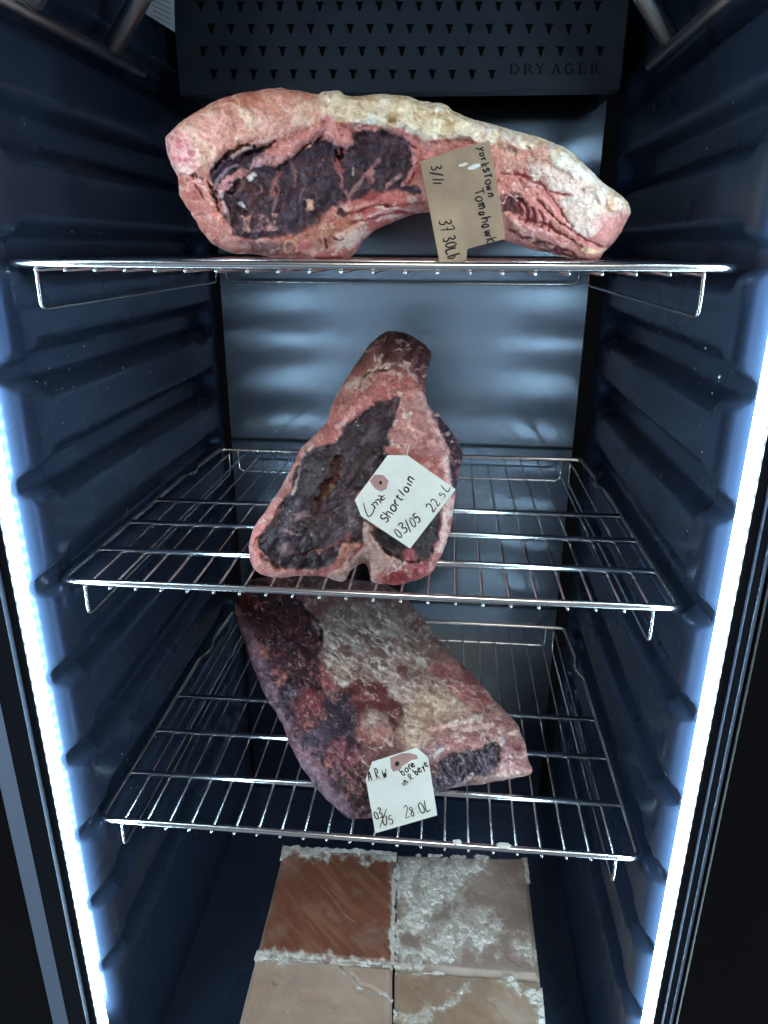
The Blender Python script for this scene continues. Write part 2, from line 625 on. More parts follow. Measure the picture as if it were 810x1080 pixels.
def slab(b, poly, pl, lift, thick):
    """flat card / patch with an outline given in photograph pixels"""
    A = pl.at(poly, lift); B = pl.at(poly, lift + thick)
    n = len(A)
    V = np.concatenate([A, B])
    F = [tuple(range(n))[::-1], tuple(range(n, 2 * n))]
    for i in range(n):
        j = (i + 1) % n
        F.append((i, j, n + j, n + i))
    b.add(V, F)


# stencil letters D R Y  A G E R on the plate
def stencil():
    pl = Plane((0, YP, 0.2), (0, -1, 0))
    b = MB()
    def st(*pts, wd=1.9):
        ribbon(b, spline(pts, False, 5) if len(pts) > 2 else np.linspace(pts[0], pts[1], 4), pl, wd, 0.0001, 0.0002, False)
    y0, y1 = 67.2, 77.8
    def D(x):
        st((x + 2, y0), (x + 2, y1), wd=2.4); st((x + 4.6, y0), (x + 8, y0 + 1.6), (x + 9.6, y0 + 5.3), (x + 8, y1 - 1.6), (x + 4.6, y1), wd=1.6)
        st((x, y0), (x + 4, y0), wd=.8); st((x, y1), (x + 4, y1), wd=.8)
    def Rr(x):
        st((x + 2, y0), (x + 2, y1), wd=2.4); st((x + 4.2, y0), (x + 7, y0 + 1.0), (x + 7.3, y0 + 3.6), (x + 4.4, y0 + 5.2), wd=1.6)
        st((x + 4.8, y0 + 5.8), (x + 9.3, y1), wd=2.0); st((x, y0), (x + 4, y0), wd=.8); st((x, y1), (x + 4, y1), wd=.8)
    def Yy(x):
        st((x + 1, y0), (x + 4.2, y0 + 5), wd=2.2); st((x + 8, y0), (x + 5.2, y0 + 5), wd=1.3); st((x + 4.7, y0 + 5.8), (x + 4.7, y1), wd=2.3)
        st((x - .6, y0), (x + 3, y0), wd=.8); st((x + 6.2, y0), (x + 9.6, y0), wd=.8); st((x + 2.6, y1), (x + 6.8, y1), wd=.8)
    def Aa(x):
        st((x + 5, y0), (x + 1.2, y1), wd=1.2); st((x + 5.2, y0 + .5), (x + 9, y1), wd=2.3); st((x + 3, y0 + 7), (x + 6.6, y0 + 7), wd=.9)
        st((x - .6, y1), (x + 3, y1), wd=.8); st((x + 7, y1), (x + 11, y1), wd=.8)
    def Gg(x):
        st((x + 8.5, y0 + 2.6), (x + 6, y0), (x + 2.4, y0 + 1.6), (x + 1.2, y0 + 5.3), (x + 2.4, y1 - 1.6), (x + 6, y1), (x + 8.6, y1 - 1), wd=1.9)
        st((x + 8.6, y0 + 5.8), (x + 8.6, y1 - .8), wd=1.8); st((x + 6.6, y0 + 5.8), (x + 10, y0 + 5.8), wd=.8)
    def Ee(x):
        st((x + 2, y0), (x + 2, y1), wd=2.4); st((x, y0), (x + 8, y0), wd=1.1); st((x + 3.6, y0 + 5.2), (x + 6.4, y0 + 5.2), wd=1.0)
        st((x, y1), (x + 8.4, y1), wd=1.1); st((x + 7.8, y0), (x + 7.8, y0 + 2.4), wd=.9); st((x + 8.2, y1), (x + 8.2, y1 - 2.6), wd=.9)
    D(537.3); Rr(552); Yy(565); Aa(581.5); Gg(595); Ee(610); Rr(622.5)
    b.build('lettering', M_BLACK, plate_o)


stencil()

# printed sticker high on the left, beside the plate
pl_s = Plane((-0.2480, 0.338, 0), (0.35, -1, -0.1))
b = MB(); slab(b, [(152, 14), (184.5, 34), (183, -30), (160, -40)], pl_s, 0.0004, 0.0002)
st_o = b.build('paper_label', M_LABEL, cab)
b = MB()
for k in range(7):
    v = 22 - k * 5.5
    ribbon(b, np.linspace((162 - k * 1.0, v - 6), (179.5, v + 3.5), 4), pl_s, 0.9, 0.0007, 0.0001, False)
b.build('fine_print', M_PRINT, st_o)

# salt dust that sticks to the liner: too small to count
rng = np.random.default_rng(4)
b = MB()
for s, regs in ((-1, [(60, 395, 26, 34, 42), (95, 380, 40, 40, 34), (160, 690, 30, 40, 20), (130, 790, 20, 30, 14), (60, 160, 50, 60, 8)]),
                (1, [(745, 330, 30, 60, 30), (700, 470, 40, 60, 20), (680, 760, 20, 60, 12), (740, 150, 40, 60, 10)])):
    for (cu, cv, su, sv, n) in regs:
        uv = rng.normal(size=(n, 2)) * (su * 1.3, sv * 1.5) + (cu, cv)
        for u, v in uv:
            p = on_x(np.array(u), np.array(v), s * ((XWR if s > 0 else XWL) - 0.0005))
            if not (-0.0 < p[1] < 0.45): continue
            r = 0.0003 + 0.0006 * rng.random() ** 3
            o6 = [(r, 0, 0), (-r, 0, 0), (0, r, 0), (0, -r, 0), (0, 0, r * 1.3), (0, 0, -r * 1.3)]
            b.add([p + np.array(q) * (0.6 + 0.8 * rng.random()) for q in o6],
                  [(0, 2, 4), (2, 1, 4), (1, 3, 4), (3, 0, 4), (2, 0, 5), (1, 2, 5), (3, 1, 5), (0, 3, 5)])
o = b.build('salt_dust', M_SPECK, cab)
o['kind'] = 'stuff'

# ------------------------------------------------------------------ hanging rack under the ceiling
rk = thing('hanging_rack', 'steel hanging rack of round rods and slanting bars at the very top of the cabinet', 'hanging rack', (0, 0.15, 0.175))
for s in (-1, 1):
    b = MB(); b.tube(rounded([(s * 0.250, -0.03, 0.1735), (s * 0.250, 0.262, 0.1765)], 0.01), 0.0052, 12)
    b.build('side_rod', M_RACK, rk, True)
    for y in (0.055, 0.190):
        b = MB(); b.tube([(s * 0.2475, y, 0.181), (s * 0.150, y, 0.300)], 0.0085, 12)
        b.build('slanting_bar', M_RACK, rk, True)

# ------------------------------------------------------------------ wire shelves
SX, SD = 0.262, 0.440


def make_shelf(label, z):
    t = thing('wire_shelf', label, 'wire shelf', (0, SD / 2, z), 'wire shelves in the cabinet')
    b = MB()
    kink = [(-1, 0.345), (-1, 0.335)]
    loop = [(-SX - 0.003, 0, z), (SX + 0.003, 0, z), (SX + 0.003, 0.30, z), (SX - 0.004, 0.315, z), (SX - 0.004, 0.335, z), (SX + 0.001, 0.35, z), (SX - 0.004, SD, z),
            (-SX + 0.004, SD, z), (-SX - 0.001, 0.35, z), (-SX + 0.004, 0.335, z), (-SX + 0.004, 0.315, z), (-SX - 0.003, 0.30, z)]
    pts = rounded(loop, 0.009, True, 5)
    b.tube(pts, 0.0031, 12, True)
    b.build('frame', M_STEEL, t, True)
    for y in (0.069, 0.142, 0.213):
        b = MB(); b.tube([(-SX + 0.001, y, z + 0.0008), (SX - 0.001, y, z + 0.0008)], 0.0032, 10)
        b.build('cross_bar', M_STEEL, t, True)
    for k in range(22):
        x = -0.2435 + 0.0232 * k
        b = MB(); b.tube([(x, -0.0022, z - 0.0046), (x, SD + 0.002, z - 0.0046)], 0.00135, 8)
        b.build('wire', M_STEEL, t, True)
    for s in (-1, 1):
        x = s * 0.2445
        b = MB(); b.tube(rounded([(x, 0.0015, z - 0.001), (x, 0.0005, z - 0.0335), (x * 0.985, 0.425, z - 0.031), (x * 0.985, 0.428, z - 0.002)], 0.008), 0.0016, 8)
        b.build('support_loop', M_STEEL, t, True)
    b = MB(); b.tube(rounded([(-0.231, SD - 0.001, z - 0.001), (-0.231, SD - 0.001, z - 0.031), (0.231, SD - 0.001, z - 0.031), (0.231, SD - 0.001, z - 0.001)], 0.009), 0.0016, 8)
    b.build('rear_loop', M_STEEL, t, True)
    return t


Z1, Z2, Z3 = 0.0, -0.2642, -0.5302
shelf_a = make_shelf('top wire shelf, carrying the large rib rack with the brown card', Z1)


def copy_tree(o, parent=None):
    c = o.copy(); COL.objects.link(c)
    if parent is not None:
        c.parent = parent
    for ch in list(o.children):
        copy_tree(ch, c)
    return c


for z, lab in ((Z2, 'middle wire shelf, carrying the upright short loin tagged 22.5L'), (Z3, 'lowest wire shelf, directly above the salt blocks')):
    c = copy_tree(shelf_a)
    c.location = (0, SD / 2, z)
    c['label'] = lab

# ------------------------------------------------------------------ meat
def meat_material():
    m = bpy.data.materials.new('aged_meat')
    m.use_nodes = True
    nt = m.node_tree
    b = nt.nodes['Principled BSDF']
    at = nt.nodes.new('ShaderNodeAttribute'); at.attribute_name = 'flesh'      # the cut's colours: fat, lean, bone, dried rind, with glint flecks painted in
    wt = nt.nodes.new('ShaderNodeAttribute'); wt.attribute_name = 'moist'
    tc = nt.nodes.new('ShaderNodeTexCoord')

    def nz(scale, det, dist=0.0):
        n = nt.nodes.new('ShaderNodeTexNoise')
        n.inputs['Scale'].default_value = scale; n.inputs['Detail'].default_value = det; n.inputs['Distortion'].default_value = dist
        nt.links.new(tc.outputs['Object'], n.inputs['Vector'])
        return n
    n1 = nz(420, 5, 0.6)
    r1 = nt.nodes.new('ShaderNodeMapRange')
    r1.inputs['From Min'].default_value = 0.3; r1.inputs['From Max'].default_value = 0.7
    r1.inputs['To Min'].default_value = 0.80; r1.inputs['To Max'].default_value = 1.22
    nt.links.new(n1.outputs['Fac'], r1.inputs['Value'])
    mx = nt.nodes.new('ShaderNodeMix'); mx.data_type = 'RGBA'; mx.blend_type = 'MULTIPLY'
    mx.inputs['Factor'].default_value = 1.0
    nt.links.new(at.outputs['Color'], mx.inputs['A'])
    nt.links.new(r1.outputs['Result'], mx.inputs['B'])
    nt.links.new(mx.outputs['Result'], b.inputs['Base Color'])
    n2 = nz(160, 4)
    r2 = nt.nodes.new('ShaderNodeMapRange')
    r2.inputs['From Min'].default_value = 0.3; r2.inputs['From Max'].default_value = 0.7
    r2.inputs['To Min'].default_value = -0.13; r2.inputs['To Max'].default_value = 0.13
    nt.links.new(n2.outputs['Fac'], r2.inputs['Value'])
    sb = nt.nodes.new('ShaderNodeMath'); sb.operation = 'SUBTRACT'; sb.inputs[0].default_value = 0.68
    nt.links.new(wt.outputs['Fac'], sb.inputs[1])
    ad = nt.nodes.new('ShaderNodeMath'); ad.operation = 'ADD'; ad.use_clamp = True
    nt.links.new(sb.outputs[0], ad.inputs[0]); nt.links.new(r2.outputs['Result'], ad.inputs[1])
    nt.links.new(ad.outputs[0], b.inputs['Roughness'])
    b.inputs['Specular IOR Level'].default_value = 0.32
    b.inputs['Subsurface Weight'].default_value = 0.10
    b.inputs['Subsurface Radius'].default_value = (0.006, 0.0025, 0.0015)
    b.inputs['Subsurface Scale'].default_value = 1.0
    n3 = nz(700, 6, 0.8)
    n4 = nz(230, 4, 0.5)
    av = nt.nodes.new('ShaderNodeMath'); av.operation = 'ADD'
    nt.links.new(n3.outputs['Fac'], av.inputs[0]); nt.links.new(n4.outputs['Fac'], av.inputs[1])
    bn = nt.nodes.new('ShaderNodeBump')
    bn.inputs['Strength'].default_value = 0.8; bn.inputs['Distance'].default_value = 0.0022
    nt.links.new(av.outputs[0], bn.inputs['Height'])
    gs = nt.nodes.new('ShaderNodeMapRange')
    gs.inputs['From Min'].default_value = 0.08; gs.inputs['From Max'].default_value = 0.42
    gs.inputs['To Min'].default_value = 0.75; gs.inputs['To Max'].default_value = 0.16
    nt.links.new(wt.outputs['Fac'], gs.inputs['Value'])
    nt.links.new(gs.outputs['Result'], bn.inputs['Strength'])
    nt.links.new(bn.outputs['Normal'], b.inputs['Normal'])
    return m


M_MEAT = meat_material()
STEP = 0.98


class Painter:
    def __init__(s, P, base):
        s.P = P
        s.col = np.tile(lin(base), (len(P), 1))
        s.h = np.zeros(len(P))
        s.wet = np.full(len(P), 0.19)
        s.region = np.zeros(len(P), int)
        s.k = 0

    def warp(s, amp, scale, seed):
        return s.P + np.stack([fbm(s.P, scale, 4, seed), fbm(s.P, scale, 4, seed + 50)], 1) * amp

    def mix(s, m, c):
        m = np.clip(m, 0, 1)[:, None]
        s.col = s.col * (1 - m) + lin(c) * m

    def poly(s, pts, c=None, soft=2.0, warp=2.5, wscale=16, h=0.0, amount=1.0, region=None, wet=None, smooth=True, grow=0.0):
        s.k += 1
        pp = spline(pts, True, 4) if smooth else np.asarray(pts, float)
        d = sdf(s.warp(warp, wscale, 100 + s.k * 3), pp) + grow
        d = d + fbm(s.P, 5.5, 3, 500 + s.k) * (0.9 if soft <= 2 else 1.5) + fbm(s.P, 14, 3, 550 + s.k) * min(3.0, soft * 0.8)
        m = sstep(d, -soft, soft) * amount
        if c is not None:
            s.mix(m, c)
        s.h += h * sstep(d, -soft * 1.5, soft * 2.5) * amount
        if wet is not None:
            s.wet = s.wet * (1 - m) + wet * m
        if region is not None:
            s.region[d > 0] = region
        return m

    def line(s, pts, c=None, wd=1.5, warp=1.5, wscale=10, h=0.0, amount=1.0, soft=1.0):
        s.k += 1
        d = pdist(s.warp(warp, wscale, 300 + s.k * 3), spline(pts, False, 5) if len(pts) > 2 else pts)
        hw = wd * 0.5 * (1 + 0.75 * fbm(s.P, 6, 3, 600 + s.k)) + 0.35 * fbm(s.P, 2.5, 2, 650 + s.k)
        m = (1 - sstep(d, hw - soft * 0.6, hw + soft * 1.1)) * amount * np.clip(0.98 + 0.5 * fbm(s.P, 9, 3, 700 + s.k), 0, 1)
        if c is not None:
            s.mix(m, c)
        s.h += h * m
        return m

    def mottle(s, mask, c, scale, lo, hi, seed, amount=1.0, ang=0.0, stretch=1.0, h=0.0, octv=5):
        n = fbm(s.P, scale, octv, seed, ang, stretch)
        m = sstep(n, lo, hi) * mask * amount
        s.mix(m, c)
        s.h += h * m
        return m

    def veins(s, mask, c, scale, seed, width=0.16, amount=0.8, ang=0.0, stretch=1.0, h=0.0, cover=0.0):
        """broken network of fine threads"""
        W = s.P + np.stack([fbm(s.P, scale * 0.8, 3, seed + 5), fbm(s.P, scale * 0.8, 3, seed + 6)], 1) * scale * 0.25
        n = np.abs(fbm(W, scale, 3, seed, ang, stretch))
        gate = sstep(fbm(s.P, scale * 1.6, 3, seed + 9), cover - 0.15, cover + 0.25)
        m = (1 - sstep(n, width * 0.35, width)) * gate * mask * amount
        s.mix(m, c)
        s.h += h * m

    def specks(s, mask, c, n, rmin, rmax, seed, h=0.0):
        g = np.random.default_rng(seed)
        idx = np.flatnonzero(mask > 0.5)
        if len(idx) == 0: return
        for i in g.choice(idx, n):
            r = g.uniform(rmin, rmax)
            e = g.uniform(0.5, 1.0); a = g.uniform(0, math.pi)
            dx = s.P[:, 0] - s.P[i, 0]; dy = s.P[:, 1] - s.P[i, 1]
            near = (np.abs(dx) < r * 3) & (np.abs(dy) < r * 3)
            x = dx[near] * math.cos(a) + dy[near] * math.sin(a); y = (-dx[near] * math.sin(a) + dy[near] * math.cos(a)) / e
            m = 1 - sstep(np.hypot(x, y), r * 0.5, r * 1.15)
            mm = np.zeros(len(s.P)); mm[near] = m
            s.mix(mm * g.uniform(0.6, 1.0), c)
            s.h += h * mm


MEATS = {}


def build_meat(name, label, loc, outline, base_fn, back_fn, bulge, paint, parts, edge_noise=0.9, seed=1, base_col=(170, 100, 95), desat=0.0, gain=1.10):
    """a solid cut: its visible side is laid out over the outline, given its own relief, and closed by a rounded far side"""
    ol = spline(outline, True, 10)
    ol = ol + np.stack([fbm(ol, 9, 4, seed), fbm(ol, 9, 4, seed + 9)], 1) * edge_noise
    lo, hi = ol.min(0) - 4, ol.max(0) + 4
    nx, ny = int((hi[0] - lo[0]) / STEP) + 2, int((hi[1] - lo[1]) / STEP) + 2
    gx, gy = np.meshgrid(lo[0] + STEP * np.arange(nx), lo[1] + STEP * np.arange(ny), indexing='ij')
    G = np.stack([gx.ravel(), gy.ravel()], 1)
    D = sdf(G, ol)
    idx = np.arange(nx * ny).reshape(nx, ny)
    Q = np.stack([idx[:-1, :-1], idx[:-1, 1:], idx[1:, 1:], idx[1:, :-1]], -1).reshape(-1, 4)
    ok = (D[Q] > -0.62 * STEP).all(1)
    Q = Q[ok]
    # keep the largest connected patch: drop quads that touch nothing (corner-only pieces)
    used = np.unique(Q)
    re = -np.ones(nx * ny, int); re[used] = np.arange(len(used))
    Q = re[Q]; P = G[used]; d = D[used]
    # boundary vertices: those on an edge used once
    E = np.concatenate([Q[:, [0, 1]], Q[:, [1, 2]], Q[:, [2, 3]], Q[:, [3, 0]]])
    Es = np.sort(E, 1)
    key = Es[:, 0].astype(np.int64) * len(P) + Es[:, 1]
    uq, inv, cnt = np.unique(key, return_inverse=True, return_counts=True)
    bnd_e = cnt[inv] == 1
    bnd = np.zeros(len(P), bool); bnd[E[bnd_e].ravel()] = True
    # move the boundary onto the outline
    bi = np.flatnonzero(bnd)
    for _ in range(2):
        e = 0.3
        gxd = (sdf(P[bi] + (e, 0), ol) - sdf(P[bi] - (e, 0), ol)) / (2 * e)
        gyd = (sdf(P[bi] + (0, e), ol) - sdf(P[bi] - (0, e), ol)) / (2 * e)
        dd = sdf(P[bi], ol)
        P[bi] -= np.clip(dd, -2, 2)[:, None] * np.stack([gxd, gyd], 1)
    d = np.maximum(sdf(P, ol), 0); d[bi] = 0
    pt = Painter(P, base_col)
    pt.d = d
    paint(pt)
    grey = pt.col @ np.array([0.2126, 0.7152, 0.0722])
    pt.col = (pt.col * (1 - desat) + grey[:, None] * desat) * gain
    rd = ray(P[:, 0], P[:, 1])
    unit = rd / np.linalg.norm(rd, axis=1)[:, None]
    t0 = base_fn(P, rd)
    X0 = CAM + rd * t0[:, None]
    rel = bulge(P, d) + pt.h * sstep(d, 0, 5)
    front = X0 - unit * rel[:, None]
    back_len = back_fn(P, d, X0, unit)
    back = X0 + unit * back_len[:, None]
    n = len(P)
    # far side reuses the boundary vertices
    ren = np.arange(n) + n
    ren[bi] = bi
    inn = np.flatnonzero(~bnd)
    comp = -np.ones(n, int); comp[inn] = n + np.arange(len(inn)); comp[bi] = bi
    V = np.concatenate([front, back[inn]])
    col = np.concatenate([pt.col, pt.col[inn]])
    wet = np.concatenate([pt.wet, pt.wet[inn]])
    Fb = comp[Q][:, ::-1]
    # orientation: front faces must look at the camera
    a = front[Q[:, 0]]; bq = front[Q[:, 1]]; c = front[Q[:, 2]]
    nr = np.cross(bq - a, c - a)
    if ((nr * unit[Q[:, 0]]).sum(1)).mean() > 0:
        Q = Q[:, ::-1]; Fb = Fb[:, ::-1]
    allF = np.concatenate([Q, Fb])
    # smooth normals of the whole cut, kept across the part borders
    tri_n = np.cross(V[allF[:, 2]] - V[allF[:, 0]], V[allF[:, 3]] - V[allF[:, 1]])
    N = np.zeros_like(V)
    for k in range(4):
        np.add.at(N, allF[:, k], tri_n)
    N /= np.maximum(np.linalg.norm(N, axis=1), 1e-15)[:, None]
    freg = np.zeros(len(allF), int)
    rq = pt.region[Q]
    freg[:len(Q)] = np.where((rq == rq[:, :1]).all(1), rq[:, 0], np.median(rq, axis=1).astype(int))
    # a part is one connected piece: stray islands go back to the cut itself
    for rid in parts:
        fi = np.flatnonzero(freg == rid)
        if len(fi) == 0:
            continue
        lab = np.arange(len(V))
        FF = allF[fi]
        while True:
            mn = lab[FF].min(1)
            new = lab.copy()
            for k in range(4):
                np.minimum.at(new, FF[:, k], mn)
            new = new[new]
            if (new == lab).all():
                break
            lab = new
        fl_ = lab[FF].min(1)
        ids, cn = np.unique(fl_, return_counts=True)
        freg[fi[fl_ != ids[cn.argmax()]]] = 0
    root = None

    def piece(pname, sel, parent):
        F = allF[sel]
        us = np.unique(F)
        r2 = -np.ones(len(V), int); r2[us] = np.arange(len(us))
        me = bpy.data.meshes.new(pname)
        off = np.array(loc)
        me.from_pydata((V[us] - off).tolist(), [], r2[F].tolist())
        me.materials.append(M_MEAT)
        me.polygons.foreach_set('use_smooth', np.ones(len(me.polygons), bool))
        ca = me.attributes.new('flesh', 'FLOAT_COLOR', 'POINT')
        ca.data.foreach_set('color', np.concatenate([np.clip(col[us], 0, 1), np.ones((len(us), 1))], 1).astype(np.float32).ravel())
        wa = me.attributes.new('moist', 'FLOAT', 'POINT')
        wa.data.foreach_set('value', wet[us].astype(np.float32))
        me.update()
        me.normals_split_custom_set_from_vertices(N[us].tolist())
        o = bpy.data.objects.new(pname, me)
        COL.objects.link(o)
        if parent is None:
            o.location = loc
        else:
            o.parent = parent
        return o
    known = np.isin(freg, list(parts))
    root = piece(name, ~known, None)
    for rid, (pname, plab) in parts.items():
        if (freg == rid).sum() > 8:
            o = piece(pname, freg == rid, root)
            if plab: o['label'] = plab
    tag(root, label, 'meat', 'cuts of beef ageing on the shelves')
    MEATS[name + label[:6]] = None
    return dict(P=P, X=front, root=root, d=d)


def dome(d, R, H, p=2.0):
    k = np.clip(1 - d / R, 0, 1)
    return H * (1 - k ** p) ** (1.0 / p)


# ---- rib rack, top shelf
A = lambda L: [(170 + x / 2.893, 80 + y / 2.893) for x, y in L]
Bc = lambda L: [(420 + x / 3.115, 80 + y / 3.115) for x, y in L]
Cc = lambda L: [(170 + x / 5.686, 90 + y / 5.686) for x, y in L]      # left close view
Dc = lambda L: [(300 + x / 5.686, 90 + y / 5.686) for x, y in L]      # middle close view
Ec = lambda L: [(530 + x / 5.786, 120 + y / 5.786) for x, y in L]     # right close view

rack_outline = [(175, 149), (177, 142), (191, 128), (211, 115), (239, 102), (267, 96), (286, 92.5), (308, 94.5), (332, 98.5), (343, 96.5), (357, 95.5), (367, 101), (395, 99.5),
                (426, 101), (446, 107), (468, 110), (484, 120), (497, 125), (526, 133), (555, 141), (580, 149), (600, 159.5), (619, 176), (638, 194), (657, 208), (664.5, 221), (662, 232),
                (651, 250), (638, 266), (623, 277.5), (609, 274), (587, 269), (561, 263), (542, 257), (524, 250), (505, 242), (485, 234), (465, 226), (448, 223.5), (426, 230), (398, 242), (384, 253),
                (374, 268), (358, 276.5), (336, 277), (315, 272), (287, 271), (260, 268), (248, 267.5), (234, 263), (222, 256), (211, 242), (201, 225), (191, 208), (187, 187), (179, 170)]

eye_poly = A([(150, 300), (185, 262), (232, 236), (300, 214), (322, 226), (300, 255), (345, 275), (392, 248), (425, 222), (482, 200), (528, 205), (545, 210), (575, 220), (600, 166), (680, 165), (730, 185),
              (765, 225), (775, 270), (755, 310), (720, 345), (650, 365), (580, 390), (520, 400), (480, 450), (420, 485), (330, 500), (240, 492), (200, 450), (190, 410), (160, 360)])


def paint_rack(p):
    P = p.P
    # pink rind everywhere, then the fat cap, the eye, the ribs
    p.mottle(1.0, (198, 128, 118), 22, -0.3, 0.5, 3)
    p.mottle(1.0, (150, 78, 74), 12, 0.25, 0.8, 4, 0.55)
    # fat cap
    cap = [(170, 150), (187, 122), (239, 96), (290, 85), (345, 90), (372, 96), (430, 95), (500, 118), (580, 140), (640, 190), (672, 218), (650, 222), (624, 204), (600, 182), (582, 170), (565, 163), (545, 158),
           (520, 152), (490, 147), (470, 146), (447, 146), (426, 138), (395, 131), (364, 128), (345, 130), (312, 140), (290, 146), (270, 150), (250, 160), (238, 165), (222, 178), (208, 184), (188, 184), (178, 172)]
    m = p.poly(cap, (215, 158, 144), 3, 3, 18, 0.0038, region=1, wet=0.38)
    p.mottle(m, (226, 192, 172), 20, 0.05, 0.45, 11)
    p.mottle(m, (202, 132, 120), 20, 0.25, 0.8, 12, 0.7, octv=3)
    p.mottle(m, (176, 108, 84), 30, 0.05, 0.5, 13, 0.8 * (1 - sstep(P[:, 1], 108, 126)) * (1 - sstep(P[:, 0], 300, 340)), 0.4, 2.5)
    # left round end: pale pink
    mm = p.poly([(172, 150), (185, 135), (203, 140), (208, 160), (206, 180), (186, 186), (176, 168)], (212, 150, 146), 6, 3, 14)
    p.mottle(mm, (186, 96, 100), 7, 0.3, 0.6, 14, 0.8)
    p.mottle(mm, (226, 180, 172), 9, 0.25, 0.7, 15, 0.8)
    # right of x 330 the cap turns creamy white
    wmask = m * sstep(P[:, 0] + fbm(P, 26, 3, 21) * 14, 322, 352)
    p.mix(wmask * 0.97, (234, 222, 194))
    p.mottle(wmask, (244, 238, 222), 14, 0.0, 0.5, 22)
    p.mottle(wmask, (206, 180, 126), 15, 0.28, 0.6, 23, 0.7, 0.25, 2.2)
    p.mottle(wmask, (176, 142, 98), 6, 0.5, 0.8, 24, 0.6)
    m5 = m * sstep(P[:, 0], 480, 520)
    p.mottle(m5, (238, 232, 222), 18, -0.3, 0.2, 25, 0.9)
    p.mottle(m5, (188, 150, 122), 8, 0.42, 0.75, 26, 0.6)
    # nubs on the top edge and the fold at 345
    p.h += 0.0026 * fbm(P, 18, 3, 31) * m + 0.0006 * fbm(P, 6, 2, 32) * m
    p.h += wmask * 0.0030 * ridge(P, 15, 3, 33, 0.3, 1.8)
    p.line([(339, 100), (342, 112), (340, 124)], (232, 205, 186), 4, h=0.002)
    # end of the rack right of the card: pink membrane and pale fat
    pink = p.poly([(420, 140), (447, 147), (490, 148), (520, 153), (545, 160), (560, 175), (590, 212), (610, 240), (640, 262), (622, 282), (560, 266), (500, 244), (448, 226), (430, 215), (436, 180)], (206, 138, 128), 3, 3, 18, wet=0.30)
    p.mottle(pink, (214, 148, 140), 16, 0.0, 0.5, 41, 0.9, 0.6, 2.2)
    p.mottle(pink, (172, 88, 90), 9, 0.22, 0.65, 42, 0.65, 0.65, 4.5)
    pale = p.poly(Ec([(150, 330), (180, 250), (250, 235), (330, 320), (430, 350), (560, 430), (690, 560), (700, 600), (600, 690), (520, 740), (430, 690), (330, 520), (240, 430)]), (216, 194, 182), 5, 3, 16, 0.002, region=1, wet=0.38)
    p.mottle(pale, (222, 204, 194), 14, 0.0, 0.5, 43)
    p.mottle(pale, (200, 160, 146), 12, 0.3, 0.8, 44, 0.55, 0.7, 2.5)
    pm = p.poly(Ec([(10, 180), (110, 190), (120, 330), (20, 350), (-20, 300)]), (202, 150, 134), 6, 3, 12)
    p.mottle(pm, (214, 178, 156), 9, 0.1, 0.5, 45)
    p.poly(Ec([(170, 220), (240, 205), (290, 250), (270, 310), (200, 300)]), (188, 132, 114), 6, 3, 12, 0, 0.8)
    p.poly(Ec([(560, 640), (690, 590), (770, 570), (740, 660), (640, 800), (560, 900), (500, 830), (600, 770)]), (212, 146, 138), 8, 3, 12, 0, 0.85)
    p.poly(Ec([(620, 560), (660, 540), (690, 580), (640, 600)]), (204, 150, 110), 4, 2, 8, 0, 0.8)
    # the eye muscle
    e = p.poly(eye_poly, (54, 34, 46), 1.5, 2.5, 14, -0.0045, region=2, wet=0.32)
    p.h += e * (0.0007 * ridge(P, 12, 2, 51) + 0.0014 * fbm(P, 26, 2, 57))
    p.mottle(e, (38, 24, 34), 20, -0.1, 0.7, 52, 0.9, octv=3)
    p.mottle(e, (70, 52, 62), 12, 0.15, 0.8, 53, 0.7, octv=3)
    p.mottle(e, (92, 60, 66), 7, 0.5, 0.9, 54, 0.5)
    p.mottle(e, (76, 44, 42), 22, 0.2, 0.7, 55, 0.8 * (1 - sstep(P[:, 0], 270, 300)))
    p.specks(e, (178, 140, 136), 24, 0.5, 1.2, 56, 0.0004)  # pale flecks painted in for small wet highlights
    # dried membranes and folds at its left end
    for pts, wd, c in ((Cc([(380, 760), (350, 700), (345, 650), (380, 590), (430, 550), (490, 520)]), 8, (188, 128, 128)),
                       (Cc([(395, 770), (370, 690), (365, 640)]), 4, (214, 182, 186)),
                       (Cc([(330, 600), (350, 560), (400, 500), (460, 480)]), 3, (128, 110, 122)),
                       (Cc([(300, 540), (350, 480), (420, 440), (520, 380)]), 3.0, (70, 56, 62)),
                       (Cc([(440, 420), (520, 370), (600, 340), (680, 320)]), 4, (196, 166, 158)),
                       (Cc([(310, 700), (340, 760), (360, 810)]), 7, (208, 124, 106)),
                       (Cc([(560, 470), (600, 440), (650, 420)]), 8, (182, 140, 142)),
                       (Cc([(530, 555), (560, 530)]), 3, (216, 206, 204)),
                       (Cc([(470, 720), (500, 715)]), 3, (216, 206, 200)),
                       (Cc([(470, 650), (500, 600), (505, 560)]), 7, (84, 56, 52)),
                       (Cc([(430, 740), (480, 790), (500, 830)]), 5, (60, 28, 26)),
                       (Cc([(580, 650), (605, 630), (600, 600)]), 2, (134, 92, 104)),
                       (Cc([(670, 650), (690, 570), (710, 520)]), 6, (142, 84, 82)),
                       (Cc([(700, 600), (690, 690), (670, 780)]), 2, (124, 84, 92)),
                       (Cc([(560, 880), (600, 860), (590, 830)]), 2, (122, 84, 92))):
        p.line(pts, c, wd, h=0.0022, warp=1.6, soft=1.4)
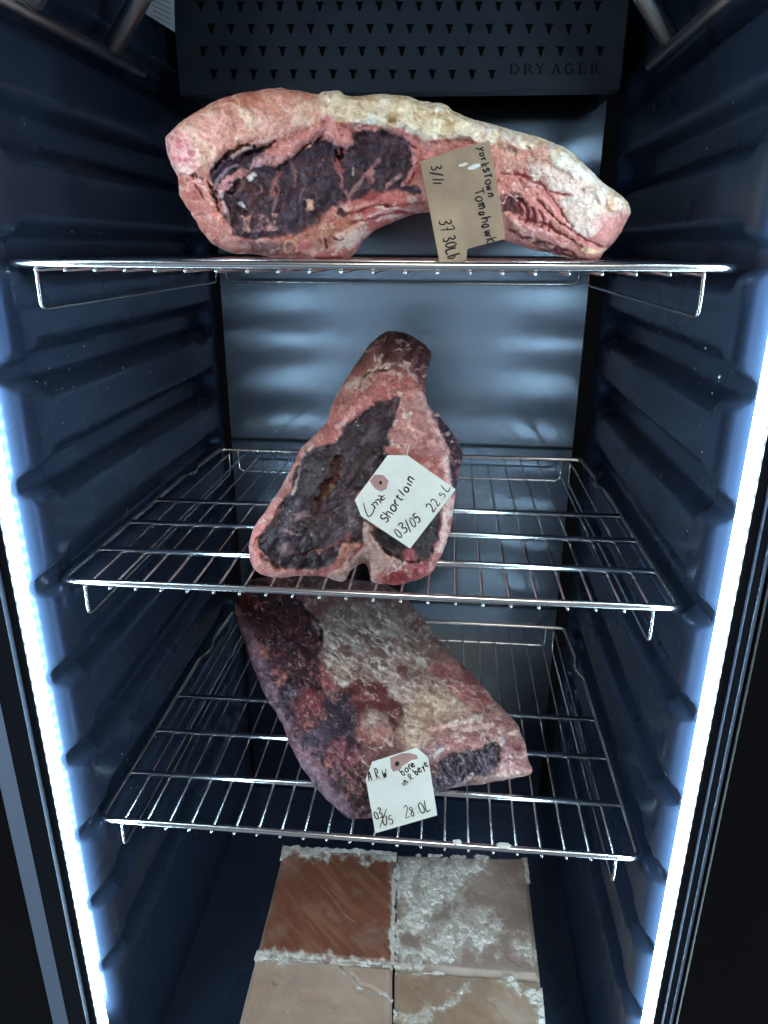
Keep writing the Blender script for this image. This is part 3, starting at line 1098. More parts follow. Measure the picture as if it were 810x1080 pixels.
    for pts, wd in ((Cc([(330, 480), (400, 410), (500, 360), (560, 370)]), 3.5), (Cc([(185, 540), (215, 600), (255, 680)]), 1.6), (Cc([(205, 535), (250, 560)]), 2.0),
                    (Cc([(280, 580), (310, 650), (350, 740), (375, 790)]), 2.6), (Cc([(520, 400), (600, 390), (690, 340)]), 3.0), (Cc([(400, 640), (440, 640), (440, 600)]), 2.6),
                    (Dc([(0, 470), (60, 420), (150, 350), (240, 300)]), 1.8), (Cc([(190, 540), (110, 545)]), 1.2)):
        p.line(pts, (42, 22, 24), wd, h=-0.0035)
    # the flap of fat and the seam below it
    fl = p.poly(Dc([(235, 170), (290, 200), (320, 250), (370, 280), (405, 350), (380, 385), (340, 365), (300, 360), (270, 320), (235, 290), (160, 320), (100, 370), (40, 420), (0, 450), (-60, 470), (-110, 420), (-20, 360), (60, 320), (150, 270), (200, 220)]), (204, 136, 132), 1.6, 1.5, 8, 0.0045, wet=0.2)
    p.mottle(fl, (218, 160, 154), 6, 0.1, 0.5, 61, 0.8)
    p.line(Dc([(170, 285), (200, 260), (235, 265), (235, 290), (200, 300)]), (214, 140, 140), 1.6, h=0.001)
    p.line(Dc([(325, 380), (335, 420), (320, 460), (330, 500)]), (140, 70, 70), 8, h=0.001)
    g = np.random.default_rng(3)
    for k in range(13):
        x, y = g.uniform(305, 355), g.uniform(370, 450)
        p.line(Dc([(x, y), (x + g.uniform(-8, 8), y + g.uniform(5, 14))]), (26, 12, 14), 2.0, warp=.6, h=-0.003)
    p.line(Dc([(330, 500), (345, 560), (350, 610), (385, 660), (380, 710)]), (150, 104, 104), 2.2, h=0.001)
    p.line(Dc([(385, 670), (430, 610), (480, 540), (570, 450)]), (150, 108, 106), 3.2, h=0.0012)
    p.line(Dc([(515, 530), (518, 560)]), (172, 118, 112), 6, h=0.001, warp=.8)
    p.line(Dc([(155, 700), (156, 730)]), (206, 160, 142), 6.5, h=0.0022, warp=.8)
    p.line(Dc([(90, 690), (110, 640), (125, 620)]), (120, 84, 92), 2)
    p.line(Dc([(610, 620), (640, 580), (690, 545)]), (180, 140, 140), 3, h=0.001)
    p.line(Dc([(30, 440), (60, 520), (65, 600)]), (126, 84, 86), 4, h=0.0008)
    p.line(Dc([(410, 500), (410, 530)]), (200, 180, 176), 2, warp=.5)
    # bright rim right of the eye
    p.line(Dc([(680, 260), (740, 320), (780, 400), (775, 480), (750, 550), (715, 590)]), (196, 126, 126), 5, h=0.002)
    p.line(Dc([(700, 300), (760, 355), (790, 380)]), (110, 40, 40), 2.0, h=-0.0015)
    p.line(Dc([(790, 470), (775, 540), (740, 585), (710, 570)]), (120, 44, 46), 1.4, h=-0.001)
    p.line(Dc([(330, 235), (450, 250), (560, 255), (680, 265)]), (186, 126, 120), 4, h=0.001)
    p.poly(Dc([(690, 620), (740, 600), (800, 605), (830, 640), (790, 665), (720, 650)]), (66, 56, 72), 2, 2, 8, -0.002, region=2)
    # ribs along the bottom
    rib = p.poly(Dc([(300, 760), (330, 720), (400, 715), (520, 660), (640, 640), (700, 660), (800, 690), (860, 740), (800, 800), (700, 800), (560, 860), (470, 920), (410, 1000), (370, 1060), (250, 1075), (60, 1050), (-60, 1020), (60, 960), (180, 890), (240, 830)]), (192, 106, 102), 4, 3, 14, 0.001, wet=0.2)
    p.mottle(rib, (214, 160, 148), 11, 0.05, 0.5, 71, 0.9, -0.4, 2.4)
    p.mottle(rib, (150, 62, 64), 7, 0.2, 0.6, 72, 0.85, -0.35, 3.5)
    p.mottle(rib, (226, 196, 184), 6, 0.4, 0.7, 73, 0.8, -0.35, 2.0)
    p.line(Dc([(300, 920), (400, 860), (520, 790), (640, 740), (800, 760)]), (222, 176, 166), 3.5, h=0.001)
    p.line(Dc([(310, 800), (420, 760), (540, 720), (660, 730)]), (122, 44, 46), 2.2, h=-0.0015)
    p.line(Dc([(380, 830), (560, 790), (680, 760), (800, 775)]), (150, 58, 60), 2, h=-0.001)
    p.poly(Dc([(310, 740), (350, 730), (370, 770), (330, 800)]), (46, 22, 22), 2, 1.5, 6, -0.002)
    brown = p.poly(Dc([(120, 870), (240, 800), (310, 800), (420, 790), (350, 880), (250, 970), (100, 930), (0, 960), (-40, 920)]), (168, 104, 84), 5, 3, 12, 0, 0.85)
    p.mottle(brown, (190, 140, 116), 6, 0.2, 0.6, 74)
    knob = p.poly(Dc([(320, 890), (400, 850), (480, 830), (500, 880), (420, 960), (330, 960)]), (222, 188, 174), 4, 3, 10, 0.003)
    p.mottle(knob, (196, 120, 108), 7, 0.25, 0.6, 75, 0.8)
    p.line(Dc([(250, 930), (255, 970)]), (80, 30, 30), 2.5, h=-0.002, warp=.6)
    p.line(Dc([(295, 910), (330, 930), (350, 920)]), (90, 34, 34), 1.4, h=-0.001, warp=.6)
    ring = p.line(Dc([(10, 940), (50, 935), (80, 970), (60, 1010), (15, 1005), (5, 970), (12, 940)]), (206, 160, 132), 3, h=0.0018, warp=.5)
    p.poly(A([(225, 500), (320, 510), (380, 520), (360, 545), (270, 545), (230, 530)]), (88, 66, 78), 5, 3, 10, 0, 0.75)
    # lower left: granular pink
    ll = p.poly(Cc([(95, 560), (190, 545), (250, 690), (300, 850), (420, 900), (480, 1010), (330, 970), (240, 870), (160, 730)]), (184, 108, 98), 5, 2, 10, 0)
    p.mottle(ll, (208, 146, 128), 4, 0.1, 0.6, 76, 0.8)
    p.mottle(ll, (140, 66, 66), 5, 0.3, 0.7, 77, 0.7)
    p.h += ll * 0.0008 * fbm(P, 3.5, 2, 78)
    p.mottle(1.0 * (P[:, 1] > 225) * (P[:, 0] < 300), (206, 150, 140), 10, 0.25, 0.6, 79, 0.7)
    # muscle strips right of the card
    dk = p.poly(Ec([(0, 500), (60, 500), (150, 530), (200, 600), (215, 660), (140, 640), (60, 600), (0, 580)]), (84, 36, 42), 2.5, 2, 8, -0.0022)
    p.mottle(dk, (60, 24, 32), 6, 0.0, 0.5, 81)
    for k in range(9):
        x = 90 + k * 22; y = 590 + k * 9
        p.line(Ec([(x, y - 55), (x + 22, y - 10), (x + 12, y + 55)]), (188, 112, 110) if k % 2 else (120, 46, 50), 1.8, warp=1.2, h=0.0008 if k % 2 else -0.001)
    for pts, c, wd, hh in ((Ec([(0, 350), (120, 390), (250, 450), (300, 520), (360, 600), (430, 690)]), (142, 60, 64), 2.4, -0.0014),
                           (Ec([(120, 370), (220, 420), (320, 480), (430, 500)]), (160, 80, 80), 1.8, -0.001),
                           (Ec([(200, 520), (300, 610), (400, 700), (500, 760), (600, 815)]), (118, 44, 50), 2.4, -0.0016),
                           (Ec([(120, 640), (250, 670), (380, 740), (500, 820)]), (110, 40, 46), 2.6, -0.0016),
                           (Ec([(30, 640), (160, 700), (280, 740), (400, 820)]), (214, 160, 154), 3.0, 0.001),
                           (Ec([(40, 700), (160, 760), (280, 790), (420, 850), (540, 910)]), (98, 38, 44), 2.6, -0.0016),
                           (Ec([(200, 780), (300, 820), (360, 860), (300, 850), (220, 810)]), (70, 34, 44), 4, -0.0016),
                           (Ec([(260, 620), (360, 690), (470, 780)]), (208, 146, 140), 3, 0.001),
                           (Ec([(500, 830), (560, 840), (610, 830)]), (222, 186, 150), 4, 0.001),
                           (Ec([(360, 850), (440, 880), (520, 915)]), (74, 32, 38), 3, -0.0012),
                           (Ec([(120, 400), (230, 500), (290, 560), (320, 640)]), (206, 144, 138), 2.2, 0.001)):
        p.line(pts, c, wd, h=hh, warp=2.0)
    p.h += 0.0010 * fbm(P, 9, 4, 91)
    ones = np.ones(len(P))
    notcap = 1 - m
    fleshy = notcap * (1 - e)
    p.veins(fleshy, (228, 186, 176), 12, 901, 0.13, 0.75, 0.3, 1.8, 0.0006)
    p.veins(fleshy, (132, 60, 60), 14, 902, 0.10, 0.5, 0.2, 2.0, -0.0008, 0.1)
    p.veins(fleshy, (158, 84, 80), 6, 903, 0.14, 0.45, 0.0, 1.5, -0.0005, 0.15)
    p.veins(m * (1 - wmask), (176, 104, 84), 13, 904, 0.09, 0.5, 0.1, 2.0, -0.0008, 0.1)
    p.veins(m, (240, 222, 206), 14, 905, 0.14, 0.4, 0.2, 1.5, 0.0004, 0.0)
    p.veins(e, (112, 74, 80), 13, 906, 0.06, 0.5, 0.9, 1.6, 0.0005, 0.12)
    p.veins(e, (30, 22, 28), 14, 907, 0.06, 0.4, 0.5, 1.6, -0.0007, 0.1)
    p.mottle(e, (92, 76, 92), 6, 0.25, 0.7, 908, 0.45)
    p.h += 0.0003 * fbm(P, 4, 3, 93)
    p.col *= (1 + (0.06 + 0.03 * e) * fbm(P, 5, 3, 94) + 0.07 * fbm(P, 2.6, 2, 92))[:, None]


rack = build_meat('rib_rack', 'large rib rack with a cream fat cap and dark purple eye, on the top shelf', (0.0, 0.08, 0.004), rack_outline,
                  lambda P, rd: (0.088 - CAM[1]) / rd[:, 1],
                  lambda P, d, X0, un: np.minimum(dome(d, 34, 0.16), np.where(un[:, 2] < -1e-3, np.maximum((0.0045 - X0[:, 2]) / np.minimum(un[:, 2], -1e-3), 0), 9)),
                  lambda P, d: dome(d, 30, 0.030),
                  paint_rack, {1: ('fat_cap', None), 2: ('eye_muscle', None)}, seed=3, base_col=(190, 124, 114))

# ---- short loin, middle shelf
Fc = lambda L: [(250 + x / 3.24, 340 + y / 3.24) for x, y in L]
Gc = lambda L: [(340 + x / 5.0625, 340 + y / 5.0625) for x, y in L]    # top close view
Hc = lambda L: [(255 + x / 5.586, 440 + y / 5.586) for x, y in L]      # left close view
Ic = lambda L: [(360 + x / 5.786, 540 + y / 5.786) for x, y in L]      # lower right close view
loin_outline = Fc([(530, 28), (590, 42), (640, 75), (665, 110), (655, 150), (648, 200), (655, 280), (690, 315), (735, 375), (770, 440), (764, 500), (748, 570), (737, 660), (720, 740), (690, 810), (660, 860), (600, 885), (540, 895),
                   (466, 890), (452, 850), (436, 822), (405, 835), (385, 855), (360, 885), (300, 872), (200, 867), (150, 875), (90, 865), (52, 832), (40, 775), (60, 700), (100, 640), (150, 560), (190, 490), (220, 430), (270, 380), (308, 335), (330, 270), (360, 210), (410, 140), (450, 80), (490, 42)])


def paint_loin(p):
    P = p.P
    v = P[:, 1]
    p.mottle(1.0, (176, 106, 102), 20, -0.2, 0.5, 103, 0.9)
    p.mottle(1.0, (140, 82, 80), 11, 0.2, 0.7, 104, 0.7)
    p.mottle(1.0, (202, 160, 150), 7, 0.38, 0.7, 105, 0.7, -0.7, 2.0)
    # upper part: dried dark crust at the top, getting redder lower down
    top = sstep(-(v + fbm(P, 22, 4, 106) * 10), -398, -376)
    p.mix(top * 0.92, (62, 38, 40))
    p.mottle(top, (112, 72, 70), 9, 0.1, 0.6, 107, 0.8, -1.0, 2.0)
    p.mottle(top, (48, 32, 36), 10, 0.2, 0.6, 108, 0.8, 1.2, 2.0)
    p.poly(Gc([(415, 60), (470, 65), (520, 110), (480, 120), (430, 95)]), (30, 18, 22), 2, 2, 8, -0.004)
    ls = p.poly(Gc([(60, 400), (160, 270), (260, 140), (330, 160), (300, 260), (220, 360), (120, 480), (30, 560)]), (142, 92, 84), 6, 4, 14, 0, 0.7)
    p.mottle(ls, (176, 136, 112), 8, 0.1, 0.5, 109, 0.8, -0.8, 2.5)
    for pts, wd in ((Gc([(150, 350), (220, 290), (300, 240), (390, 230)]), 3), (Gc([(200, 350), (250, 330)]), 6), (Gc([(300, 230), (310, 180)]), 3), (Gc([(420, 220), (460, 240)]), 4), (Gc([(350, 260), (400, 270), (420, 300)]), 2.5),
                    (Gc([(440, 200), (490, 280), (520, 350)]), 3), (Gc([(70, 400), (110, 350), (180, 300)]), 3)):
        p.line(pts, (198, 176, 168), wd, warp=3, wscale=6, h=0.0006, amount=0.85)
    p.line(Gc([(190, 340), (240, 280), (300, 260), (360, 250)]), (66, 36, 36), 2.0, warp=2, h=-0.001)
    rs = p.poly(Gc([(470, 130), (560, 110), (590, 180), (560, 260), (570, 420), (540, 420), (510, 330), (480, 240)]), (66, 40, 44), 4, 3, 10, 0, 0.9)
    rd_ = p.poly(Gc([(230, 390), (330, 300), (420, 280), (500, 330), (530, 420), (440, 440), (330, 420), (220, 460), (60, 600), (0, 650), (0, 560), (90, 480)]), (184, 114, 108), 6, 4, 12, 0.001, 0.85)
    p.mottle(rd_, (214, 164, 154), 5, 0.1, 0.5, 110, 0.9)
    p.mottle(rd_, (152, 78, 76), 6, 0.35, 0.7, 111, 0.65)
    # fat field right of the eye
    ff = p.poly(Gc([(425, 410), (520, 420), (600, 520), (670, 620), (680, 720), (600, 690), (480, 700), (380, 660), (350, 620), (390, 500)]), (178, 128, 124), 3, 2.5, 12, 0.0015)
    p.mottle(ff, (196, 152, 146), 9, 0.0, 0.5, 112, 0.8)
    p.mottle(ff, (150, 92, 90), 7, 0.3, 0.6, 113, 0.8)
    p.line(Gc([(475, 480), (465, 530), (480, 570), (540, 590)]), (214, 170, 160), 2, h=0.0008)
    p.line(Gc([(445, 505), (470, 490)]), (216, 206, 200), 4)
    rim = p.line(Gc([(520, 400), (590, 500), (650, 590), (675, 690)]) + Fc([(708, 470), (722, 520), (728, 600), (718, 690), (690, 770)]), (218, 182, 176), 7, h=0.0030, warp=2, soft=3)
    p.mottle(rim, (192, 112, 108), 5, 0.1, 0.5, 114, 0.8)
    # dark flap on the right side
    p.poly(Gc([(575, 420), (640, 470), (700, 570), (760, 700), (770, 760)]) + Fc([(764, 500), (745, 590), (732, 560), (722, 480), (715, 430), (690, 370)]), (54, 42, 50), 2, 2, 8, -0.006, region=3)
    # the big lean
    lean = p.poly(Gc([(365, 395), (412, 385), (415, 430), (390, 510), (360, 590), (345, 650)]) + Fc([(500, 440), (520, 470), (490, 520), (440, 560), (415, 600), (435, 680), (440, 740), (400, 765), (350, 800), (300, 835), (200, 850), (130, 835), (78, 785), (72, 740), (105, 690), (140, 630), (185, 545), (222, 455), (280, 432), (335, 415), (365, 370), (405, 320), (465, 280)]),
                  (46, 33, 42), 1.6, 2.5, 12, -0.0055, region=2, wet=0.34)
    p.mottle(lean, (29, 20, 26), 20, -0.1, 0.7, 121, 0.9, -0.9, 1.8, octv=3)
    p.mottle(lean, (86, 74, 82), 8, 0.15, 0.65, 122, 0.7, -0.95, 3.0)
    p.mottle(lean, (60, 40, 37), 16, 0.25, 0.9, 123, 0.7, octv=3)
    p.mottle(lean, (100, 72, 76), 6, 0.4, 0.8, 124, 0.5)
    p.h += lean * (0.0009 * ridge(P, 12, 2, 125, -0.9, 2.8) + 0.0022 * fbm(P, 24, 2, 126))
    p.poly(Hc([(360, 220), (430, 200), (540, 210), (560, 240), (500, 340), (440, 470), (400, 540), (330, 470), (300, 400)]), (58, 50, 52), 4, 3, 12, 0.001, 0.7)
    p.line(Hc([(560, 240), (545, 330), (510, 410), (460, 480), (420, 540)]), (64, 30, 22), 7, warp=2.5, h=-0.005, soft=2)
    p.line(Hc([(530, 400), (480, 470)]), (112, 82, 54), 4, warp=2)
    p.line(Hc([(540, 280), (560, 350), (530, 390)]), (92, 38, 30), 3, warp=2)
    g = np.random.default_rng(8)
    for k in range(26):          # fibre ridges that fan from the seam
        a = g.uniform(2.2, 4.0); r = g.uniform(60, 130)
        x0, y0 = 400 + g.uniform(-20, 20), 580 + g.uniform(-20, 20)
        p.line(Hc([(x0 + 20 * math.cos(a), y0 - 20 * math.sin(a)), (x0 + r * math.cos(a), y0 + abs(r * math.sin(a)) * .45)]), (126, 104, 104), 1.1, warp=1.5, h=0.001, amount=.7)
    for k in range(34):
        x0, y0 = g.uniform(520, 690), g.uniform(440, 720)
        L = g.uniform(30, 70)
        p.line(Hc([(x0, y0), (x0 + L * .75, y0 - L * .65)]), (112, 98, 108) if k % 3 else (34, 26, 30), 1.2, warp=1.5, h=0.0008 if k % 3 else -0.0012, amount=.7)
    p.line(Hc([(140, 700), (100, 730), (90, 780), (150, 850), (220, 890)]), (40, 26, 28), 4, h=-0.004, warp=2.5)
    p.line(Hc([(300, 820), (380, 800), (450, 780)]), (70, 36, 26), 4, h=-0.003, warp=2)
    p.line(Hc([(460, 790), (540, 750), (640, 700)]), (128, 78, 78), 4, h=0.001, warp=2.5)
    p.poly(Hc([(225, 770), (275, 750), (300, 800), (250, 830)]), (112, 84, 88), 2.5, 2, 7, 0.002)
    kn = p.poly(Hc([(570, 780), (600, 740), (660, 745), (690, 760), (630, 790), (600, 820), (575, 820)]), (184, 128, 108), 1.5, 1, 6, 0.004)
    p.line(Hc([(610, 800), (620, 770), (650, 765)]), (120, 72, 56), 1.5, warp=1)
    p.line(Hc([(330, 330), (340, 300), (320, 400), (290, 450)]), (176, 160, 160), 1.6, warp=2)
    p.specks(lean, (186, 172, 172), 16, 0.5, 1.5, 127, 0.0006)  # moist glints on the lean, painted as pale flecks
    p.line(Hc([(240, 660), (330, 690)]), (150, 126, 124), 1.8, warp=2)
    # left rim: fat
    lr = p.poly(Fc([(220, 430), (190, 490), (150, 560), (100, 640), (60, 700), (40, 775), (52, 832), (90, 866), (150, 876), (230, 868), (200, 852), (130, 838), (78, 790), (70, 740), (100, 690), (140, 620), (185, 540), (225, 450)]), (196, 138, 132), 2.5, 2, 9, 0.0025, region=1, wet=0.25)
    p.mottle(lr, (170, 140, 142), 9, 0.0, 0.5, 131, 0.9 * (1 - sstep(v, 520, 550)))
    p.mottle(lr, (212, 128, 126), 9, 0.0, 0.5, 132, 0.9 * sstep(v, 540, 560))
    # T-shaped bone
    bone = p.poly(Ic([(140, 60), (190, 80), (200, 160), (250, 240), (330, 340), (300, 350), (230, 380), (240, 430), (190, 435), (185, 330), (160, 300), (110, 320), (60, 370), (10, 420), (-60, 410), (-90, 395), (0, 330), (90, 250), (140, 190), (135, 110)]), (184, 150, 140), 1.0, 0.9, 8, 0.0028, region=4)
    p.mottle(bone, (196, 160, 150), 6, 0.1, 0.6, 141, 0.8)
    p.mottle(bone, (150, 110, 102), 5, 0.3, 0.6, 142, 0.7)
    p.line(Ic([(200, 170), (260, 250), (330, 340)]), (206, 178, 166), 2.2, warp=1, h=0.001)
    p.line(Ic([(185, 320), (190, 420)]), (206, 168, 160), 2.2, warp=1, h=0.001)
    # tenderloin side, mostly under the card
    tl = p.poly(Ic([(200, 100), (420, 60), (600, -20), (590, 130), (560, 250), (480, 300), (400, 300), (330, 290), (260, 230), (205, 160)]), (58, 48, 52), 2, 2.5, 9, -0.003, region=2)
    p.mottle(tl, (96, 84, 88), 7, 0.1, 0.5, 143, 0.8)
    p.mottle(tl, (30, 24, 26), 6, 0.3, 0.6, 144, 0.8)
    p.poly(Ic([(370, 250), (430, 220), (450, 280), (420, 320), (380, 300)]), (172, 90, 94), 3, 2, 7, 0.001)
    p.line(Ic([(250, 230), (300, 260), (380, 300), (440, 310), (540, 300)]), (40, 26, 28), 2.2, h=-0.002)
    lb = p.poly(Ic([(230, 390), (300, 345), (400, 355), (430, 330), (540, 310), (560, 340), (500, 410), (400, 440), (240, 440)]), (166, 82, 84), 3, 2, 8, 0.001)
    p.mottle(lb, (196, 130, 124), 6, 0.1, 0.5, 145, 0.85)
    p.poly(Ic([(260, 380), (320, 355), (400, 370), (410, 420), (330, 435), (265, 425)]), (142, 48, 54), 2, 1.5, 6, -0.001, 0.8)
    p.mottle(lb, (118, 36, 42), 5, 0.25, 0.6, 146, 0.7)
    p.line(Ic([(240, 390), (300, 350), (390, 360), (415, 400)]), (206, 150, 146), 1.6, h=0.001)
    p.specks(np.ones(len(P)), (204, 188, 182), 36, 0.4, 1.0, 147, 0.0004)  # pale fat grains and small highlights, both put into the colour
    p.h += 0.0010 * fbm(P, 8, 4, 151)
    soft_ = 1 - np.maximum(np.maximum(lean, tl), bone)
    p.veins(soft_, (218, 196, 186), 12, 911, 0.13, 0.85, -0.8, 2.2, 0.0006)
    p.veins(soft_, (110, 56, 56), 12, 912, 0.08, 0.45, -0.9, 2.0, -0.0008, 0.1)
    p.veins(soft_, (218, 160, 152), 6, 913, 0.13, 0.6, -0.5, 1.5, 0.0004, 0.05)
    p.veins(lean, (112, 98, 106), 10, 914, 0.10, 0.55, -0.95, 4.0, 0.0008, 0.0)
    p.veins(lean, (22, 16, 20), 17, 915, 0.06, 0.6, -0.9, 2.8, -0.0010, 0.05)
    p.veins(lean, (112, 78, 78), 9, 916, 0.06, 0.45, 0.3, 2.0, 0.0006, 0.15)
    p.mottle(top, (122, 92, 90), 5, 0.2, 0.6, 917, 0.7, -1.0, 2.5)
    p.h += 0.0005 * fbm(P, 4, 3, 153)
    p.col *= (1 + 0.18 * fbm(P, 5, 3, 154) + 0.12 * fbm(P, 2.6, 2, 152))[:, None]


def loin_base(P, rd):
    y = np.interp(P[:, 1], [345, 380, 430, 500, 560, 600, 620], [0.235, 0.185, 0.128, 0.088, 0.060, 0.042, 0.034])
    y = y + 0.035 * sstep(P[:, 0], 452, 485) * sstep(-P[:, 1], -560, -440)
    return (y - CAM[1]) / rd[:, 1]


def to_shelf(X0, un, z):
    return np.where(un[:, 2] < -1e-3, np.maximum((z - X0[:, 2]) / np.minimum(un[:, 2], -1e-3), 0), 9)


loin = build_meat('short_loin', 'upright dark short loin with a T-shaped bone, on the middle shelf', (0.0, 0.09, Z2 + 0.003), loin_outline, loin_base,
                  lambda P, d, X0, un: np.minimum(dome(d, 34, 0.15), to_shelf(X0, un, Z2 + 0.0038)),
                  lambda P, d: dome(d, 34, 0.034) * (0.55 + 0.45 * sstep(-P[:, 1], -610, -560)),
                  paint_loin, {1: ('fat_rim', None), 2: ('lean', None), 3: ('side_flap', None), 4: ('bone', None)}, seed=13, base_col=(160, 96, 92))

# ---- rib roast, lowest shelf
Jc = lambda L: [(220 + x / 2.1316, 600 + y / 2.1316) for x, y in L]
Kc = lambda L: [(240 + x / 4.5, 590 + y / 4.5) for x, y in L]
Lc = lambda L: [(400 + x / 4.5, 620 + y / 4.5) for x, y in L]
Mc = lambda L: [(280 + x / 4.5, 720 + y / 4.5) for x, y in L]
Nc = lambda L: [(430 + x / 5.4, 740 + y / 5.4) for x, y in L]
roast_outline = [(247, 640), (249, 650), (255, 670), (272, 717), (283, 740), (295, 759), (314, 802), (337, 835), (352, 850), (366, 862), (382, 864), (400, 861), (430, 850), (459, 836), (492, 829), (525, 824), (548, 819), (559, 817), (562, 811),
                 (557, 800), (555, 788), (546, 764), (534, 751), (520, 736), (505, 719), (487, 700), (472, 684), (459, 671), (449, 656), (440, 645), (431, 634), (418, 622), (395, 614), (350, 609), (300, 608), (262, 612), (248, 624)]


def paint_roast(p):
    P = p.P
    u, v = P[:, 0], P[:, 1]
    base = np.ones(len(P))
    p.mottle(base, (132, 96, 92), 24, -0.3, 0.4, 203)
    p.mottle(base, (94, 58, 58), 14, 0.15, 0.6, 204, 0.8)
    # left flank: dark purple red
    fl = p.poly(Kc([(-20, 120), (320, 160), (400, 270), (450, 390), (440, 560), (460, 640)]) + Mc([(300, 60), (380, 40), (440, 190), (450, 300), (470, 400), (500, 470), (520, 620), (400, 660), (300, 600), (100, 250), (-100, -100)]),
                (44, 22, 27), 3, 4, 16, -0.003, region=1)
    p.mottle(fl, (74, 40, 44), 14, -0.1, 0.5, 205, 0.9, 1.1, 2.0)
    p.mottle(fl, (56, 36, 44), 12, 0.1, 0.5, 206, 0.85)
    p.mottle(fl, (128, 98, 112), 7, 0.2, 0.6, 207, 0.7 * sstep(v, 760, 800))
    p.mottle(fl, (126, 72, 72), 6, 0.45, 0.8, 208, 0.6)
    for pts, c in ((Kc([(130, 300), (180, 310), (180, 360), (140, 360)]), (38, 28, 34)), (Kc([(150, 480), (210, 480), (220, 550), (160, 550)]), (38, 30, 38)), (Kc([(170, 560), (300, 600), (330, 680), (200, 680)]), (44, 34, 42)),
                   (Mc([(180, 210), (290, 190), (300, 320), (200, 320)]), (74, 66, 84)), (Mc([(290, 80), (380, 50), (430, 190), (440, 290), (350, 270), (280, 180)]), (50, 42, 54)), (Mc([(30, 60), (120, 90), (120, 190), (60, 160)]), (66, 48, 58)),
                   (Mc([(390, 440), (480, 430), (510, 600), (420, 620)]), (50, 36, 36))):
        m = p.poly(pts, c, 4, 7, 10, -0.0015, 0.8)
        p.mottle(m, (98, 84, 98), 5, 0.25, 0.6, p.k, 0.8, 0.9, 3)
    for pts, c in ((Kc([(130, 430), (180, 400), (210, 470), (150, 490)]), (166, 106, 96)), (Kc([(430, 500), (510, 520), (520, 590), (440, 590)]), (140, 64, 64)), (Kc([(240, 530), (280, 540), (280, 610), (250, 600)]), (176, 112, 104)),
                   (Mc([(150, 80), (270, 60), (270, 160), (220, 210), (140, 180)]), (104, 54, 60)), (Mc([(320, 300), (420, 310), (420, 400), (340, 370)]), (150, 88, 98)), (Kc([(340, 640), (450, 630), (460, 700), (350, 700)]), (124, 60, 66)),
                   (Kc([(480, 400), (540, 400), (530, 480), (470, 480)]), (150, 96, 78))):
        m = p.poly(pts, c, 4, 7, 9, 0.001, 0.6)
        p.mottle(m, (200, 150, 146), 4, 0.3, 0.6, p.k + 400, 0.7)
    lf = p.poly([(247, 640), (272, 717), (295, 759), (337, 835), (366, 862), (380, 862), (350, 830), (312, 772), (285, 712), (262, 660)], (118, 88, 100), 6, 3, 10, 0, 0.7)
    p.mottle(lf, (160, 130, 134), 4, 0.3, 0.6, 212, 0.7)
    # grey, dried top
    tp = p.poly(Kc([(430, 300), (500, 230), (600, 200), (810, 180)]) + Lc([(0, 100), (60, 60), (140, 130), (230, 230), (300, 330), (420, 480), (300, 560), (180, 640), (60, 560), (-60, 500)]) + Kc([(640, 560), (540, 610), (470, 500), (460, 390)]),
                (148, 126, 116), 3, 4, 16, 0.0042, region=2)
    p.mottle(tp, (172, 156, 148), 10, 0.0, 0.5, 221, 0.85, 0.5, 2.2)
    p.mottle(tp, (112, 88, 84), 12, 0.1, 0.5, 222, 0.8, 0.6, 2.0)
    p.mottle(tp, (134, 94, 88), 9, 0.3, 0.6, 223, 0.8)
    p.h += tp * (0.0026 * ridge(P, 16, 3, 224, 0.5, 2.4) + 0.0012 * ridge(P, 7, 3, 225, 0.6, 2.0))
    p.veins(tp, (206, 194, 184), 11, 226, 0.16, 0.85, 0.5, 2.6, 0.0010, -0.1)
    p.veins(tp, (92, 66, 62), 13, 227, 0.10, 0.75, 0.55, 2.4, -0.0014, 0.0)
    bt = p.poly(Kc([(330, 170), (480, 180), (470, 240), (410, 270), (360, 220)]), (124, 84, 78), 4, 3, 10, 0, 0.9)
    p.line(Kc([(345, 200), (390, 260), (430, 310), (450, 380)]), (36, 18, 18), 2.8, h=-0.004, warp=2)
    p.line(Kc([(80, 190), (160, 240), (270, 300), (340, 310)]), (48, 26, 26), 2, h=-0.002, warp=2)
    # red brown bare patch
    rb = p.poly(Kc([(560, 600), (640, 570), (740, 590), (760, 640), (750, 700)]) + Mc([(580, 60), (640, 70), (650, 160), (600, 250), (590, 180), (540, 110), (470, 120), (440, 180), (400, 60), (340, 20)]), (92, 48, 46), 1.6, 3, 10, -0.0035, region=0)
    p.mottle(rb, (128, 80, 76), 8, 0.1, 0.5, 231, 0.8)
    p.poly(Lc([(80, 390), (130, 380), (150, 420), (110, 450), (70, 430)]), (104, 64, 60), 2.5, 3, 8, -0.002, 0.9)
    p.poly(Lc([(0, 450), (40, 460), (40, 560), (0, 600), (-30, 560)]), (108, 54, 54), 2.5, 3, 8, -0.002, 0.9)
    for pts in (Mc([(480, 150), (520, 120), (590, 190), (590, 250), (520, 270), (460, 220)]), Lc([(40, 450), (120, 430), (200, 480), (180, 540), (60, 530)]), Mc([(650, 160), (720, 160), (720, 220), (650, 210)])):
        m = p.poly(pts, (166, 146, 138), 2.5, 3, 8, 0.0018, 0.9)
        p.mottle(m, (190, 172, 164), 4, 0.2, 0.6, p.k + 50, 0.8)
    pk = p.poly(Mc([(450, 230), (560, 190), (590, 260), (520, 300), (460, 290)]), (156, 96, 92), 4, 4, 8, 0.0005, 0.8)
    # creamy shoulder and pink right side
    cr = p.poly(Lc([(180, 500), (330, 480), (420, 560), (440, 640), (360, 720), (200, 760), (100, 700), (120, 620)]), (178, 152, 132), 7, 5, 14, 0.001, 0.9)
    p.mottle(cr, (200, 180, 160), 9, 0.0, 0.5, 241, 0.8)
